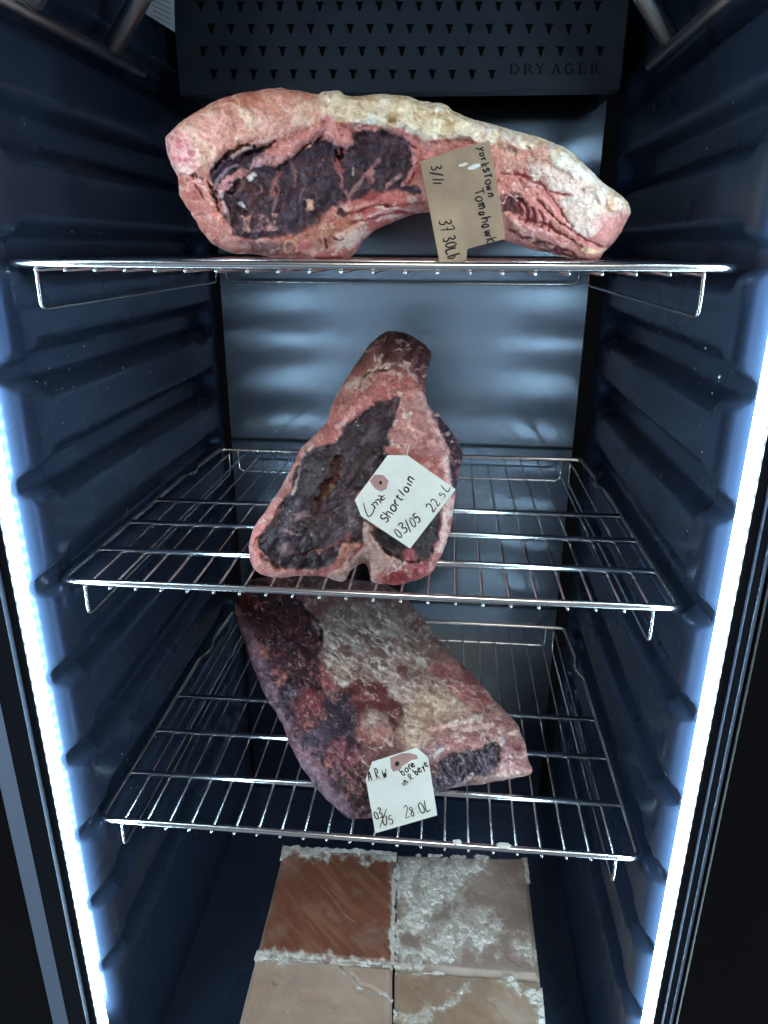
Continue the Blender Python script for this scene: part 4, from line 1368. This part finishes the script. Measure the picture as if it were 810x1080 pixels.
    p.mottle(cr, (150, 106, 96), 7, 0.3, 0.6, 242, 0.7)
    pr = p.poly(Lc([(230, 380), (330, 360), (300, 330), (460, 440), (560, 560), (650, 680), (700, 800), (500, 800), (430, 640), (400, 540), (300, 440)]), (160, 102, 98), 5, 4, 12, 0, region=3)
    p.mottle(pr, (196, 146, 140), 6, 0.05, 0.5, 243, 0.9, 0.8, 2.2)
    p.mottle(pr, (132, 72, 72), 7, 0.2, 0.6, 244, 0.8, 0.8, 2.0)
    fr = p.poly(Nc([(200, 110), (330, 70), (480, 60), (600, 100), (690, 280), (720, 390), (560, 430), (520, 400), (520, 240), (400, 270), (230, 280), (120, 300), (80, 260)]), (160, 114, 110), 5, 3, 10, 0.001, region=3)
    p.mottle(fr, (206, 172, 160), 6, 0.0, 0.5, 245, 0.9, -0.15, 2.0)
    p.mottle(fr, (146, 76, 78), 6, 0.25, 0.7, 246, 0.7, 0.2, 2.4)
    p.line(Nc([(240, 130), (330, 110), (410, 95)]), (206, 190, 180), 5, warp=3, wscale=5, amount=.9, h=.001)
    p.poly(Nc([(520, 240), (600, 280), (640, 350), (560, 400), (520, 350)]), (158, 122, 122), 4, 3, 8, 0, 0.8)
    # cut end with its dark eye
    ce = p.poly(Nc([(130, 430), (175, 345), (250, 292), (330, 280), (400, 282), (470, 250), (508, 262), (516, 320), (490, 392), (430, 425), (330, 452), (225, 505), (150, 520)]), (58, 48, 56), 4.0, 3.0, 9, -0.0025, region=4)
    p.mottle(ce, (104, 92, 106), 7, 0.15, 0.7, 251, 0.7, 1.0, 2.0)
    p.mottle(ce, (44, 38, 48), 6, 0.15, 0.5, 252, 0.85)
    p.h += ce * 0.0014 * ridge(P, 4, 2, 253, 1.1, 2)
    p.poly(Nc([(80, 300), (160, 220), (220, 230), (230, 280), (160, 350), (110, 330)]), (138, 112, 118), 4, 3, 8, 0, 0.8)
    for pts in (Nc([(140, 310), (190, 270)]), Nc([(340, 440), (370, 410)]), Nc([(525, 215), (545, 250)])):
        p.line(pts, (198, 190, 194), 3.0, warp=2, h=0.001)
    p.line(Nc([(490, 240), (515, 250), (520, 330)]), (36, 24, 30), 2.4, warp=2, h=-0.002)
    p.line(Nc([(240, 510), (330, 455), (450, 435), (560, 430), (680, 425)]), (150, 122, 112), 3, warp=1.5)
    p.specks(base, (200, 186, 184), 80, 0.4, 1.1, 261, 0.0004)  # pale flecks painted as small specular points
    p.specks(base, (120, 30, 32), 30, 0.6, 1.6, 262)
    p.h += 0.0016 * fbm(P, 12, 5, 263) + 0.0008 * ridge(P, 5, 3, 264)
    up_ = base * (1 - fl) * (1 - ce)
    p.veins(up_, (196, 178, 168), 14, 921, 0.13, 0.75, 0.55, 2.4, 0.0008)
    p.veins(up_, (84, 44, 44), 13, 922, 0.10, 0.75, 0.6, 2.0, -0.0010, 0.05)
    p.veins(up_, (206, 190, 182), 6, 923, 0.15, 0.6, 0.5, 1.8, 0.0005, 0.1)
    p.veins(fl, (172, 112, 108), 10, 924, 0.10, 0.7, 1.1, 2.2, 0.0006, 0.05)
    p.veins(fl, (26, 16, 22), 12, 925, 0.12, 0.8, 1.1, 2.4, -0.0014, 0.0)
    p.veins(fl, (140, 118, 132), 6, 926, 0.12, 0.6, 0.9, 2.0, 0.0005, 0.1)
    p.veins(ce, (150, 142, 152), 5, 927, 0.16, 0.7, 1.1, 1.8, 0.0005, 0.0)
    p.h += 0.0009 * fbm(P, 4, 3, 266)
    p.col *= (1 + 0.20 * fbm(P, 5, 3, 267) + 0.14 * fbm(P, 2.6, 2, 265))[:, None]


def roast_base(P, rd):
    k = 0.26
    return ((Z3 + 0.001 + k * CAM[1]) - CAM[2]) / (rd[:, 2] - k * rd[:, 1])


roast = build_meat('rib_roast', 'broad dark red rib roast with a grey dried top, on the lowest shelf', (0.1, 0.15, Z3 + 0.003), roast_outline, roast_base,
                   lambda P, d, X0, un: np.minimum(dome(d, 30, 0.20), to_shelf(X0, un, Z3 + 0.0038)),
                   lambda P, d: dome(d, 60, 0.058, 2.2),
                   paint_roast, {1: ('dark_flank', None), 2: ('dried_crust', None), 3: ('fat_rim', None), 4: ('eye_muscle', None)}, seed=23, base_col=(120, 84, 82), desat=0.06, gain=1.34)


# ------------------------------------------------------------------ cards with handwriting
GLYPH = {  # single strokes in a 0..1 box, y up
    'L': [[(.15, 1), (.08, .5), (.1, .05), (.4, .0), (.8, .08)]],
    'm': [[(.05, .62), (.12, .3), (.12, 0)], [(.12, .4), (.3, .62), (.42, .5), (.42, 0)], [(.42, .42), (.62, .62), (.76, .5), (.8, .02)]],
    'z': [[(.1, .6), (.6, .64), (.15, .05), (.75, .02)], [(.2, .36), (.6, .34)]],
    'S': [[(.75, .85), (.5, 1), (.2, .85), (.3, .55), (.65, .4), (.7, .12), (.4, 0), (.08, .12)]],
    's': [[(.62, .56), (.35, .66), (.15, .5), (.5, .3), (.6, .12), (.3, 0), (.08, .08)]],
    'h': [[(.15, 1), (.15, 0)], [(.15, .35), (.4, .6), (.6, .5), (.62, 0)]],
    'o': [[(.4, .62), (.12, .45), (.15, .1), (.4, 0), (.65, .15), (.65, .48), (.4, .62)]],
    'r': [[(.15, .62), (.2, 0)], [(.18, .35), (.4, .6), (.62, .56)]],
    't': [[(.35, .95), (.32, .15), (.5, 0), (.65, .05)], [(.1, .62), (.62, .66)]],
    'l': [[(.35, 1), (.3, 0)]],
    'i': [[(.35, .6), (.35, 0)]],
    'n': [[(.15, .6), (.15, 0)], [(.15, .35), (.42, .62), (.6, .5), (.62, 0)]],
    '0': [[(.42, 1), (.12, .75), (.12, .25), (.4, 0), (.7, .25), (.7, .75), (.42, 1)]],
    '1': [[(.4, 1), (.38, 0)]],
    '3': [[(.12, .9), (.5, 1), (.65, .78), (.32, .54), (.68, .34), (.5, .04), (.08, .06)]],
    '5': [[(.7, 1), (.25, .97), (.2, .6), (.55, .6), (.68, .3), (.45, .02), (.1, .08)]],
    '2': [[(.12, .8), (.4, 1), (.66, .8), (.5, .45), (.1, .02), (.75, .04)]],
    '7': [[(.08, .95), (.7, 1), (.38, 0)], [(.25, .5), (.62, .55)]],
    '8': [[(.6, .9), (.35, 1), (.15, .8), (.6, .35), (.5, .03), (.2, .05), (.15, .3), (.6, .68), (.6, .9)]],
    '.': [[(.3, .03), (.38, .0)]],
    '/': [[(.75, 1.15), (.1, -.25)]],
    'A': [[(.05, 0), (.4, 1), (.7, 0)], [(.18, .38), (.6, .4)]],
    'R': [[(.15, 0), (.2, 1), (.6, .95), (.62, .62), (.22, .5), (.75, 0)]],
    'W': [[(.02, .95), (.22, .02), (.42, .6), (.62, .02), (.9, 1)]],
    'b': [[(.15, 1), (.15, .02)], [(.15, .4), (.45, .58), (.62, .3), (.4, .0), (.15, .05)]],
    'e': [[(.12, .3), (.58, .38), (.42, .62), (.14, .45), (.15, .1), (.4, 0), (.65, .12)]],
    'y': [[(.1, .6), (.3, .12)], [(.62, .62), (.3, .1), (.08, -.3)]],
    'g': [[(.6, .55), (.3, .62), (.12, .35), (.35, .12), (.6, .5), (.62, -.1), (.4, -.32), (.1, -.2)]],
    'T': [[(.02, .95), (.85, 1.0)], [(.42, 1), (.4, 0)]],
    'a': [[(.6, .55), (.3, .62), (.12, .3), (.32, .02), (.58, .3), (.6, .58), (.64, 0)]],
    'w': [[(.05, .6), (.2, .02), (.4, .5), (.58, .02), (.8, .62)]],
    'k': [[(.15, 1), (.15, 0)], [(.6, .62), (.18, .3), (.65, 0)]],
    'B': [[(.15, 0), (.18, 1), (.55, .92), (.5, .6), (.2, .52), (.62, .4), (.58, .05), (.15, .0)]],
    'E': [[(.65, 1), (.15, 1), (.12, 0), (.7, 0)], [(.14, .52), (.55, .54)]],
    'O': [[(.42, 1), (.12, .75), (.12, .25), (.4, 0), (.7, .25), (.7, .75), (.42, 1)]],
    'N': [[(.12, 0), (.15, 1), (.62, .05), (.66, 1)]],
}


def write(b, pl, text, p0, p1, height, wd, seed=0, slant=0.0, squeeze=None, lift=0.0003):
    """handwriting whose baseline runs from p0 to p1 in photograph pixels; the letters rise to the left of that direction"""
    g = np.random.default_rng(seed + 77)
    p0, p1 = np.array(p0, float), np.array(p1, float)
    adv = {'m': 1.1, 'W': 1.15, 'w': 1.05, 'i': .5, 'l': .5, '.': .5, '1': .55, '/': .7, ' ': .8, 'T': .9, 'r': .8, 't': .75}
    ws = [adv.get(c, 0.9) for c in text]
    tot = sum(ws)
    dirv = (p1 - p0) / tot
    un = (p1 - p0) / np.linalg.norm(p1 - p0)
    up = np.array([un[1], -un[0]]) * height
    x = 0.0
    for c, wv in zip(text, ws):
        jit = g.normal(size=2) * 0.05
        sk = g.normal() * 0.12
        gs_ = 1 + g.normal() * 0.09
        for k, st in enumerate(GLYPH.get(c, [])):
            q = np.array(st, float)
            q = q * (1 + g.normal(size=2) * 0.06) * gs_ + jit
            q[:, 0] += sk * (q[:, 1] - 0.4)
            q = q + g.normal(size=q.shape) * 0.018
            P = p0 + np.outer(x + q[:, 0] * (0.95 if wv >= 0.8 else 0.8) + q[:, 1] * slant, dirv) + np.outer(q[:, 1], up)
            P = spline(P, False, 6) if len(P) > 2 else np.linspace(P[0], P[-1], 6)
            ribbon(b, P, pl, wd * (0.9 + 0.45 * g.random()), lift + 0.00005 * k)
        x += wv


def tag_plane(meat, poly, clear):
    """a plane just in front of the cut, leaning as the cut does behind the card"""
    P, X = meat['P'], meat['X']
    m = (sdf(P, poly) > -2) & (meat['d'] > 4)
    Q = X[m]
    a = np.stack([np.ones(len(Q)), Q[:, 0], Q[:, 2]], 1)
    k = np.linalg.lstsq(a, Q[:, 1], rcond=None)[0]
    k[1] *= 0.6; k[2] = np.clip(k[2], -1.2, 1.2)
    resid = Q[:, 1] - a[:, 1:] @ k[1:]
    c0 = np.percentile(resid, 4) - clear
    n = np.array([k[1], -1.0, k[2]])
    return Plane((0, c0, 0), n)


def card(b, poly, pl, lift, thick):
    """like slab, but finely divided so that it can bow"""
    poly = [tuple(map(float, q)) for q in poly]
    ol = []
    for i, a in enumerate(poly):
        c = poly[(i + 1) % len(poly)]
        m = max(2, int(math.hypot(c[0] - a[0], c[1] - a[1]) / 5))
        ol += [(a[0] + (c[0] - a[0]) * k / m, a[1] + (c[1] - a[1]) * k / m) for k in range(m)]
    P = np.array(ol)
    gx, gy = np.meshgrid(np.arange(P[:, 0].min(), P[:, 0].max(), 5), np.arange(P[:, 1].min(), P[:, 1].max(), 5))
    G = np.stack([gx.ravel(), gy.ravel()], 1)
    G = G[sdf(G, poly) > 2]
    n = len(ol)
    vo, eo, fo, *_ = delaunay_2d_cdt([mathutils.Vector(q) for q in ol + [tuple(g) for g in G]], [(i, (i + 1) % n) for i in range(n)], [], 1, 1e-6)
    vo = np.array([tuple(q) for q in vo])
    A = pl.at(vo, lift); B = pl.at(vo, lift + thick)
    m = len(vo)
    F = []
    for f in fo:
        F.append(tuple(f)); F.append(tuple(m + i for i in reversed(f)))
    for i in range(n):
        j = (i + 1) % n
        F.append((i, j, m + j, m + i))
    b.add(np.concatenate([A, B]), F)


def make_tag(name, label, loc_px, poly, mat_, pl, writing, thick=0.0006):
    c = pl.at([loc_px])[0]
    t = thing(name, label, 'tag', tuple(c), 'handwritten tags on the cuts')
    b = MB(); card(b, poly, pl, 0, thick); b.build('card', mat_, t)
    b = MB(); writing(b, pl, thick + 0.0001); b.build('handwriting', M_INK, t)
    return t


# white card on the short loin
T1 = lambda x, y: (360 + x / 6.23, 470 + y / 6.23)
poly1 = [T1(*q) for q in ((305, 62), (435, 64), (752, 288), (452, 676), (130, 462), (88, 356))]
pl1 = tag_plane(loin, poly1, 0.002)
pl1.curl = (T1(420, 370), (0.64, -0.77), 48.0, 0.0035)


def wr1(b, pl, h):
    L = lambda pts, wd: ribbon(b, spline([T1(*q) for q in pts], False, 5), pl, wd, h)
    L([(145, 375), (160, 430), (180, 466), (208, 440), (218, 400)], 1.2)
    L([(195, 385), (215, 395), (222, 415)], 1.4); L([(205, 380), (228, 372), (240, 392)], 1.4); L([(222, 362), (245, 355), (262, 378)], 1.4)
    L([(240, 330), (265, 335), (262, 360), (290, 345)], 1.4); L([(250, 352), (285, 325)], 1.1)
    write(b, pl, 'Shortloin', T1(292, 512), T1(492, 218), 60 / 6.23, 1.35, 2, lift=h)
    write(b, pl, '03/05', T1(378, 612), T1(540, 490), 66 / 6.23, 1.15, 3, lift=h)
    write(b, pl, '22.5L', T1(602, 446), T1(728, 272), 62 / 6.23, 1.15, 4, lift=h)


t1 = make_tag('paper_tag', 'white card reading Shortloin 22.5L, tilted across the short loin', T1(400, 360), poly1, M_TAGW, pl1, wr1)
b = MB(); slab(b, [T1(*q) for q in ((186, 232), (218, 190), (276, 194), (310, 232), (298, 284), (262, 302), (226, 286), (206, 262))], pl1, 0.0007, 0.00012)
rg = b.build('reinforcement_patch', M_RING, t1)
b = MB(); slab(b, [(T1(258, 243)[0] + 1.7 * math.cos(a), T1(258, 243)[1] + 2.1 * math.sin(a)) for a in np.linspace(0, 2 * math.pi, 12, endpoint=False)], pl1, 0.0009, 0.00012)
b.build('eyelet', M_INK, rg)
b = MB(); b.tube([*pl1.at([T1(428, 72)], 0.0009), *pl1.at([T1(437, 30)], 0.001), *pl1.at([T1(448, -10)], -0.002)], 0.0004, 6)
b.build('thread', M_THREAD, t1)

# white card on the rib roast
T2 = lambda x, y: (370 + x / 7.364, 780 + y / 7.364)
poly2 = [T2(*q) for q in ((165, 172), (512, 62), (600, 138), (672, 588), (190, 728), (116, 306))]
pl2 = tag_plane(roast, poly2, 0.002)
pl2.curl = (T2(390, 330), (0.25, 0.97), 45.0, 0.003)


def wr2(b, pl, h):
    write(b, pl, 'A.R.W.', T2(140, 330), T2(325, 278), 84 / 7.364, 1.1, 5, lift=h)
    write(b, pl, 'bone', T2(408, 282), T2(515, 196), 58 / 7.364, 1.15, 6, lift=h)
    write(b, pl, 'in.R.beye', T2(412, 366), T2(612, 196), 50 / 7.364, 1.1, 7, lift=h)
    write(b, pl, '03', T2(190, 622), T2(262, 598), 66 / 7.364, 1.0, 8, lift=h)
    ribbon(b, np.linspace(T2(278, 536), T2(224, 688), 6), pl, 1.0, h)
    write(b, pl, '05', T2(256, 668), T2(345, 648), 70 / 7.364, 1.0, 9, lift=h)
    write(b, pl, '28.0L', T2(422, 608), T2(630, 548), 86 / 7.364, 1.0, 10, lift=h)


t2 = make_tag('paper_tag', 'white card reading 28.0L, hanging at the front of the rib roast', T2(390, 400), poly2, M_TAGW, pl2, wr2)
b = MB(); slab(b, [T2(*q) for q in ((305, 142), (395, 106), (455, 104), (512, 120), (520, 150), (470, 160), (400, 205), (385, 232), (330, 250), (312, 220))], pl2, 0.0007, 0.00012)
rg = b.build('reinforcement_patch', M_RING, t2)
b = MB(); slab(b, [(T2(360, 188)[0] + 2.6 * math.cos(a), T2(360, 188)[1] + 2.6 * math.sin(a)) for a in np.linspace(0, 2 * math.pi, 12, endpoint=False)], pl2, 0.0009, 0.00012)
b.build('eyelet', M_INK, rg)

# brown card on the rib rack
T3 = lambda x, y: (430 + x / 6.75, 140 + y / 6.75)
poly3 = [T3(*q) for q in ((90, 205), (330, 122), (580, 55), (620, 270), (650, 440), (695, 755), (560, 790), (424, 828), (418, 905), (330, 940), (232, 944), (195, 760), (150, 520), (112, 330))]
pl3 = tag_plane(rack, poly3, 0.002)
pl3.curl = (T3(380, 460), (0.98, -0.2), 45.0, 0.004)


def wr3(b, pl, h):
    write(b, pl, '3/11', T3(168, 232), T3(178, 372), 68 / 6.75, 1.5, 11, lift=h)
    write(b, pl, '37.30Lb', T3(222, 628), T3(292, 918), 84 / 6.75, 1.35, 12, lift=h)
    write(b, pl, 'yorksTown', T3(500, 100), T3(575, 465), 58 / 6.75, 1.5, 13, lift=h)
    write(b, pl, 'Tomahawk', T3(468, 410), T3(562, 800), 72 / 6.75, 1.4, 14, lift=h)


t3 = make_tag('paper_tag', 'brown card with 37.30 Lb written sideways, hanging on the rib rack', T3(390, 480), poly3, M_TAGB, pl3, wr3)
b = MB()
slab(b, [T3(*q) for q in ((362, 228), (415, 210), (432, 222), (400, 240), (366, 242))], pl3, 0.0007, 0.00012)
slab(b, [T3(*q) for q in ((425, 250), (470, 225), (512, 218), (515, 240), (470, 262), (432, 264))], pl3, 0.0007, 0.00012)
b.build('torn_spot', M_TEAR, t3)


# ------------------------------------------------------------------ salt blocks on the cabinet floor
ZT = -0.85


def salt_material(name, c0, c1, c2, ang, STRETCH=1.3):
    m = bpy.data.materials.new(name)
    m.use_nodes = True
    nt = m.node_tree
    b = nt.nodes['Principled BSDF']
    tc = nt.nodes.new('ShaderNodeTexCoord')
    mp = nt.nodes.new('ShaderNodeMapping')
    m0 = nt.nodes.new('ShaderNodeMapping'); m0.inputs['Rotation'].default_value = (0, 0, ang)
    mp.inputs['Scale'].default_value = (1, STRETCH, 1)
    nt.links.new(tc.outputs['Object'], m0.inputs['Vector'])
    nt.links.new(m0.outputs['Vector'], mp.inputs['Vector'])
    n = nt.nodes.new('ShaderNodeTexNoise'); n.inputs['Scale'].default_value = 16; n.inputs['Detail'].default_value = 8; n.inputs['Distortion'].default_value = 0.6
    nt.links.new(mp.outputs['Vector'], n.inputs['Vector'])
    r = nt.nodes.new('ShaderNodeValToRGB')
    r.color_ramp.elements[0].position = 0.32; r.color_ramp.elements[0].color = (*lin(c0), 1)
    r.color_ramp.elements[1].position = 0.78; r.color_ramp.elements[1].color = (*lin(c2), 1)
    e = r.color_ramp.elements.new(0.52); e.color = (*lin(c1), 1)
    nt.links.new(n.outputs['Fac'], r.inputs['Fac'])
    bl = nt.nodes.new('ShaderNodeAttribute'); bl.attribute_name = 'salt_bloom'      # fine white salt that has grown on the face
    mx = nt.nodes.new('ShaderNodeMix'); mx.data_type = 'RGBA'
    mx.inputs['B'].default_value = (0.66, 0.64, 0.58, 1)
    nt.links.new(bl.outputs['Fac'], mx.inputs['Factor'])
    nt.links.new(r.outputs['Color'], mx.inputs['A'])
    nt.links.new(mx.outputs['Result'], b.inputs['Base Color'])
    b.inputs['Roughness'].default_value = 0.42
    b.inputs['Subsurface Weight'].default_value = 0.35
    b.inputs['Subsurface Radius'].default_value = (0.012, 0.008, 0.006)
    b.inputs['Subsurface Scale'].default_value = 1.0
    n2 = nt.nodes.new('ShaderNodeTexNoise'); n2.inputs['Scale'].default_value = 180; n2.inputs['Detail'].default_value = 5
    nt.links.new(tc.outputs['Object'], n2.inputs['Vector'])
    bn = nt.nodes.new('ShaderNodeBump'); bn.inputs['Strength'].default_value = 0.35; bn.inputs['Distance'].default_value = 0.002
    nt.links.new(n2.outputs['Fac'], bn.inputs['Height'])
    nt.links.new(bn.outputs['Normal'], b.inputs['Normal'])
    return m


def salt_block(label, corners, material, crusts, seed, cracks=(), holes=()):
    """corners: px positions of the top face (rear-left, rear-right, front-right, front-left)"""
    cr = np.array([on_z(np.array(u, float), np.array(v, float), ZT)[:2] for u, v in corners])
    c = cr.mean(0)
    t = thing('salt_block', label, 'salt block', (c[0], c[1], ZF), 'salt blocks on the cabinet floor')
    n = 110
    a, q = np.meshgrid(np.linspace(0, 1, n), np.linspace(0, 1, n), indexing='ij')
    xy = ((1 - a) * (1 - q))[..., None] * cr[0] + (a * (1 - q))[..., None] * cr[1] + (a * q)[..., None] * cr[2] + ((1 - a) * q)[..., None] * cr[3]
    F2 = xy.reshape(-1, 2)
    edge = np.minimum(np.minimum(a, 1 - a), np.minimum(q, 1 - q)).ravel() * 0.18
    zz = ZT - 0.005 * (1 - sstep(edge, 0, 0.006)) + 0.0010 * fbm(F2, 0.05, 4, seed) - 0.0010 * sstep(fbm(F2, 0.02, 4, seed + 3), 0.6, 0.9)
    px = np.array([[0, 0]])
    # pixel positions, used to lay cracks and crust where they are on the real blocks
    R = (np.column_stack([F2, np.full(len(F2), ZT)]) - CAM) @ ROT
    UV = np.stack([405 + FPX * R[:, 0] / R[:, 1], 540 - FPX * R[:, 2] / R[:, 1]], 1)
    W = UV + np.stack([fbm(UV, 10, 3, seed + 20), fbm(UV, 10, 3, seed + 30)], 1) * 1.6
    for ln, dep in cracks:
        zz -= dep * (1 - sstep(pdist(W, np.array(ln, float)), 0.3, 1.8))
    for (hu, hv, hr) in holes:
        zz -= 0.006 * (1 - sstep(np.hypot(UV[:, 0] - hu, UV[:, 1] - hv), hr * .5, hr))
    V = [tuple(x) for x in np.column_stack([F2, zz])]
    idx = np.arange(n * n).reshape(n, n)
    Q = np.stack([idx[:-1, :-1], idx[:-1, 1:], idx[1:, 1:], idx[1:, :-1]], -1).reshape(-1, 4)
    F = [tuple(f) for f in Q]
    rim = list(idx[:, 0]) + list(idx[-1, 1:]) + list(idx[-2::-1, -1]) + list(idx[0, -2:0:-1])
    k = len(V)
    V += [(V[i][0], V[i][1], ZF + 0.0005) for i in rim]
    m = len(rim)
    for i in range(m):
        j = (i + 1) % m
        F.append((rim[i], rim[j], k + j, k + i))
    F.append(tuple(k + i for i in range(m)))
    A3 = np.array([V[j] for j in F[0]]); nrm = np.cross(A3[1] - A3[0], A3[2] - A3[0])
    if nrm[2] < 0:
        F = [f[::-1] for f in F[:len(Q)]] + F[len(Q):]
    F = F[:len(Q)] + [f for f in F[len(Q):]]
    bk = mesh_obj('block', V, F, material, t, True)
    bloom = np.zeros(len(V))
    bloom[:n * n] = 0.35 * (1 - sstep(edge, 0.0, 0.010 + 0.006 * fbm(F2, 0.03, 3, seed + 6))) + 0.12 * sstep(fbm(F2, 0.05, 5, seed + 7), 0.2, 0.8) + 0.3 * (1 - sstep(np.abs(fbm(F2, 0.06, 3, seed + 8, -0.8, 3.0)), 0.0, 0.05)) * sstep(fbm(F2, 0.05, 3, seed + 9), 0.0, 0.4)

    def cover(UV, W):
        hgt = np.full(len(UV), -2.0)
        for kind, pts, wd, dens in crusts:
            if kind == 'poly':
                dd = sdf(W, np.array(pts, float)) / wd
            else:
                dd = 1 - pdist(W, np.array(pts, float)) / wd
            hgt = np.maximum(hgt, np.minimum(np.clip(dd, -4, 1) * 0.55 + fbm(UV, 11, 5, seed + 70, gain=0.66) * 0.75 + dens - 0.22, 1.0))
        return hgt
    if crusts:
        hb = cover(UV, UV + np.stack([fbm(UV, 12, 4, seed + 40), fbm(UV, 12, 4, seed + 60)], 1) * 4.0)
        bloom[:n * n] = np.maximum(bloom[:n * n], 0.85 * sstep(hb + 0.35 * fbm(UV, 3, 3, seed + 90), -0.35, 0.35))
    ba = bk.data.attributes.new('salt_bloom', 'FLOAT', 'POINT')
    ba.data.foreach_set('value', np.clip(bloom, 0, 1).astype(np.float32))
    # crust: only where the height is positive
    if crusts:
        nn = 190
        a, q = np.meshgrid(np.linspace(-0.01, 1.01, nn), np.linspace(-0.01, 1.01, nn), indexing='ij')
        xy = ((1 - a) * (1 - q))[..., None] * cr[0] + (a * (1 - q))[..., None] * cr[1] + (a * q)[..., None] * cr[2] + ((1 - a) * q)[..., None] * cr[3]
        F2 = xy.reshape(-1, 2)
        R = (np.column_stack([F2, np.full(len(F2), ZT)]) - CAM) @ ROT
        UV = np.stack([405 + FPX * R[:, 0] / R[:, 1], 540 - FPX * R[:, 2] / R[:, 1]], 1)
        W = UV + np.stack([fbm(UV, 12, 4, seed + 40), fbm(UV, 12, 4, seed + 60)], 1) * 4.0
        hgt = cover(UV, W)
        lump = 0.55 + 0.5 * fbm(UV, 5.0, 4, seed + 80, gain=0.65) + 0.3 * fbm(UV, 1.8, 2, seed + 81)
        hp = np.clip(hgt, 0, 1)
        hp = np.clip((hgt - 0.12) / 0.9, 0, 1)
        z = ZT - 0.0022 + np.clip(hgt + 0.1, -0.3, 1) * 0.0032 + hp ** 0.9 * np.clip(lump, 0, 2) * 0.0030
        idx = np.arange(nn * nn).reshape(nn, nn)
        Q = np.stack([idx[:-1, :-1], idx[:-1, 1:], idx[1:, 1:], idx[1:, :-1]], -1).reshape(-1, 4)
        keep = (hgt[Q] > -0.05).any(1)
        Q = Q[keep]
        us = np.unique(Q); r2 = -np.ones(nn * nn, int); r2[us] = np.arange(len(us))
        V = np.column_stack([F2, z])[us]
        Q = r2[Q]
        a0 = V[Q[0]]
        if np.cross(a0[1] - a0[0], a0[2] - a0[0])[2] < 0: Q = Q[:, ::-1]
        mesh_obj('salt_crust', V, Q, M_CRUST, t, True)
    return t


M_S1 = salt_material('orange_salt', (130, 82, 64), (140, 91, 72), (172, 124, 104), 0.8, 6.0)
M_S2 = salt_material('beige_salt', (152, 134, 124), (170, 152, 142), (190, 176, 166), 0.5)
M_S3 = salt_material('pink_salt', (174, 150, 133), (190, 166, 148), (206, 184, 168), 0.4)
M_S4 = salt_material('tan_salt', (158, 132, 113), (174, 148, 128), (190, 166, 146), 0.9)
S_ = lambda x, y: (200 + x / 1.9286, 870 + y / 1.9286)
salt_block('orange salt block at the rear left, frosted along its edges', [S_(192, 44), S_(419, 56), S_(413, 282), S_(137, 262)], M_S1,
           [('line', [S_(190, 48), S_(300, 52), S_(420, 62)], 6, 0.30), ('line', [S_(418, 60), S_(415, 282)], 3.2, 0.12), ('line', [S_(137, 260), S_(250, 268), S_(412, 280)], 3.5, 0.15), ], 501)
salt_block('beige salt block at the rear right, heavily coated in white salt crust', [S_(423, 58), S_(684, 66), S_(713, 312), S_(418, 288)], M_S2,
           [('poly', [S_(425, 58), S_(600, 62), S_(610, 90), S_(560, 130), S_(520, 170), S_(490, 215), S_(430, 230), S_(420, 150)], 10, 0.28), ('poly', [S_(540, 160), S_(640, 190), S_(620, 260), S_(520, 275), S_(480, 240)], 8, 0.18),
            ('poly', [S_(418, 250), S_(480, 240), S_(560, 270), S_(480, 292), S_(418, 288)], 8, 0.25), ('poly', [S_(650, 225), S_(695, 235), S_(700, 275), S_(660, 270)], 6, 0.2), ('line', [S_(684, 70), S_(690, 110)], 5, 0.2)], 511)
salt_block('pinkish salt block at the front left with a long diagonal crack', [S_(135, 266), S_(412, 286), S_(412, 560), S_(60, 560)], M_S3,
           [('line', [S_(140, 268), S_(200, 274)], 5, 0.15), ('line', [S_(200, 274), S_(412, 290)], 2.0, -0.05), ('line', [S_(318, 296), S_(350, 325), S_(412, 350)], 1.8, -0.05)], 521,
           cracks=[([S_(310, 284), S_(340, 316), S_(412, 352)], 0.004)], holes=[(*S_(174, 318), 4.2)])
salt_block('tan salt block at the front right with a curving line of salt grains', [S_(417, 292), S_(713, 314), S_(735, 560), S_(417, 560)], M_S4,
           [('line', [S_(425, 390), S_(480, 380), S_(530, 360), S_(565, 332)], 4.5, 0.2), ('line', [S_(640, 308), S_(660, 330), S_(700, 352)], 6, 0.2), ('line', [S_(712, 335), S_(718, 400)], 5, 0.2), ('line', [S_(417, 296), S_(520, 300)], 2, 0.0), ('poly', [S_(440, 380), S_(480, 372), S_(490, 400), S_(450, 405)], 6, 0.2)], 531,
           cracks=[([S_(600, 306), S_(712, 314)], 0.004), ([S_(418, 290), S_(420, 405)], 0.004)])


# ------------------------------------------------------------------ scraps of fat left on the front rail of the lowest shelf
for k, (u, v, L) in enumerate(((482, 889.5, 0.0075), (531, 892.0, 0.012))):
    p = on_y(np.array(float(u)), np.array(float(v)), -0.0005)
    g = np.random.default_rng(60 + k)
    V, F = [], []
    nu, nv = 14, 10
    for i in range(nv + 1):
        for j in range(nu):
            ph = math.pi * i / nv; th = 2 * math.pi * j / nu
            r = 1 + 0.28 * math.sin(3 * th + k) * math.sin(2 * ph) + 0.12 * g.normal() * (0 < i < nv)
            V.append((p[0] + L * 0.5 * r * math.cos(ph), p[1] + 0.0028 * r * math.sin(ph) * math.cos(th), Z3 + 0.0042 + 0.0022 * r * math.sin(ph) * math.sin(th)))
    for i in range(nv):
        for j in range(nu):
            F.append((i * nu + j, i * nu + (j + 1) % nu, (i + 1) * nu + (j + 1) % nu, (i + 1) * nu + j))
    o = mesh_obj('fat_scrap', V, F, M_CRUST, None, True)
    tag(o, ('short white fat scrap on the front rail of the lowest shelf, nearer the card', 'longer white fat scrap on the front rail of the lowest shelf, farther right')[k], 'scrap', 'scraps on the shelf rail')
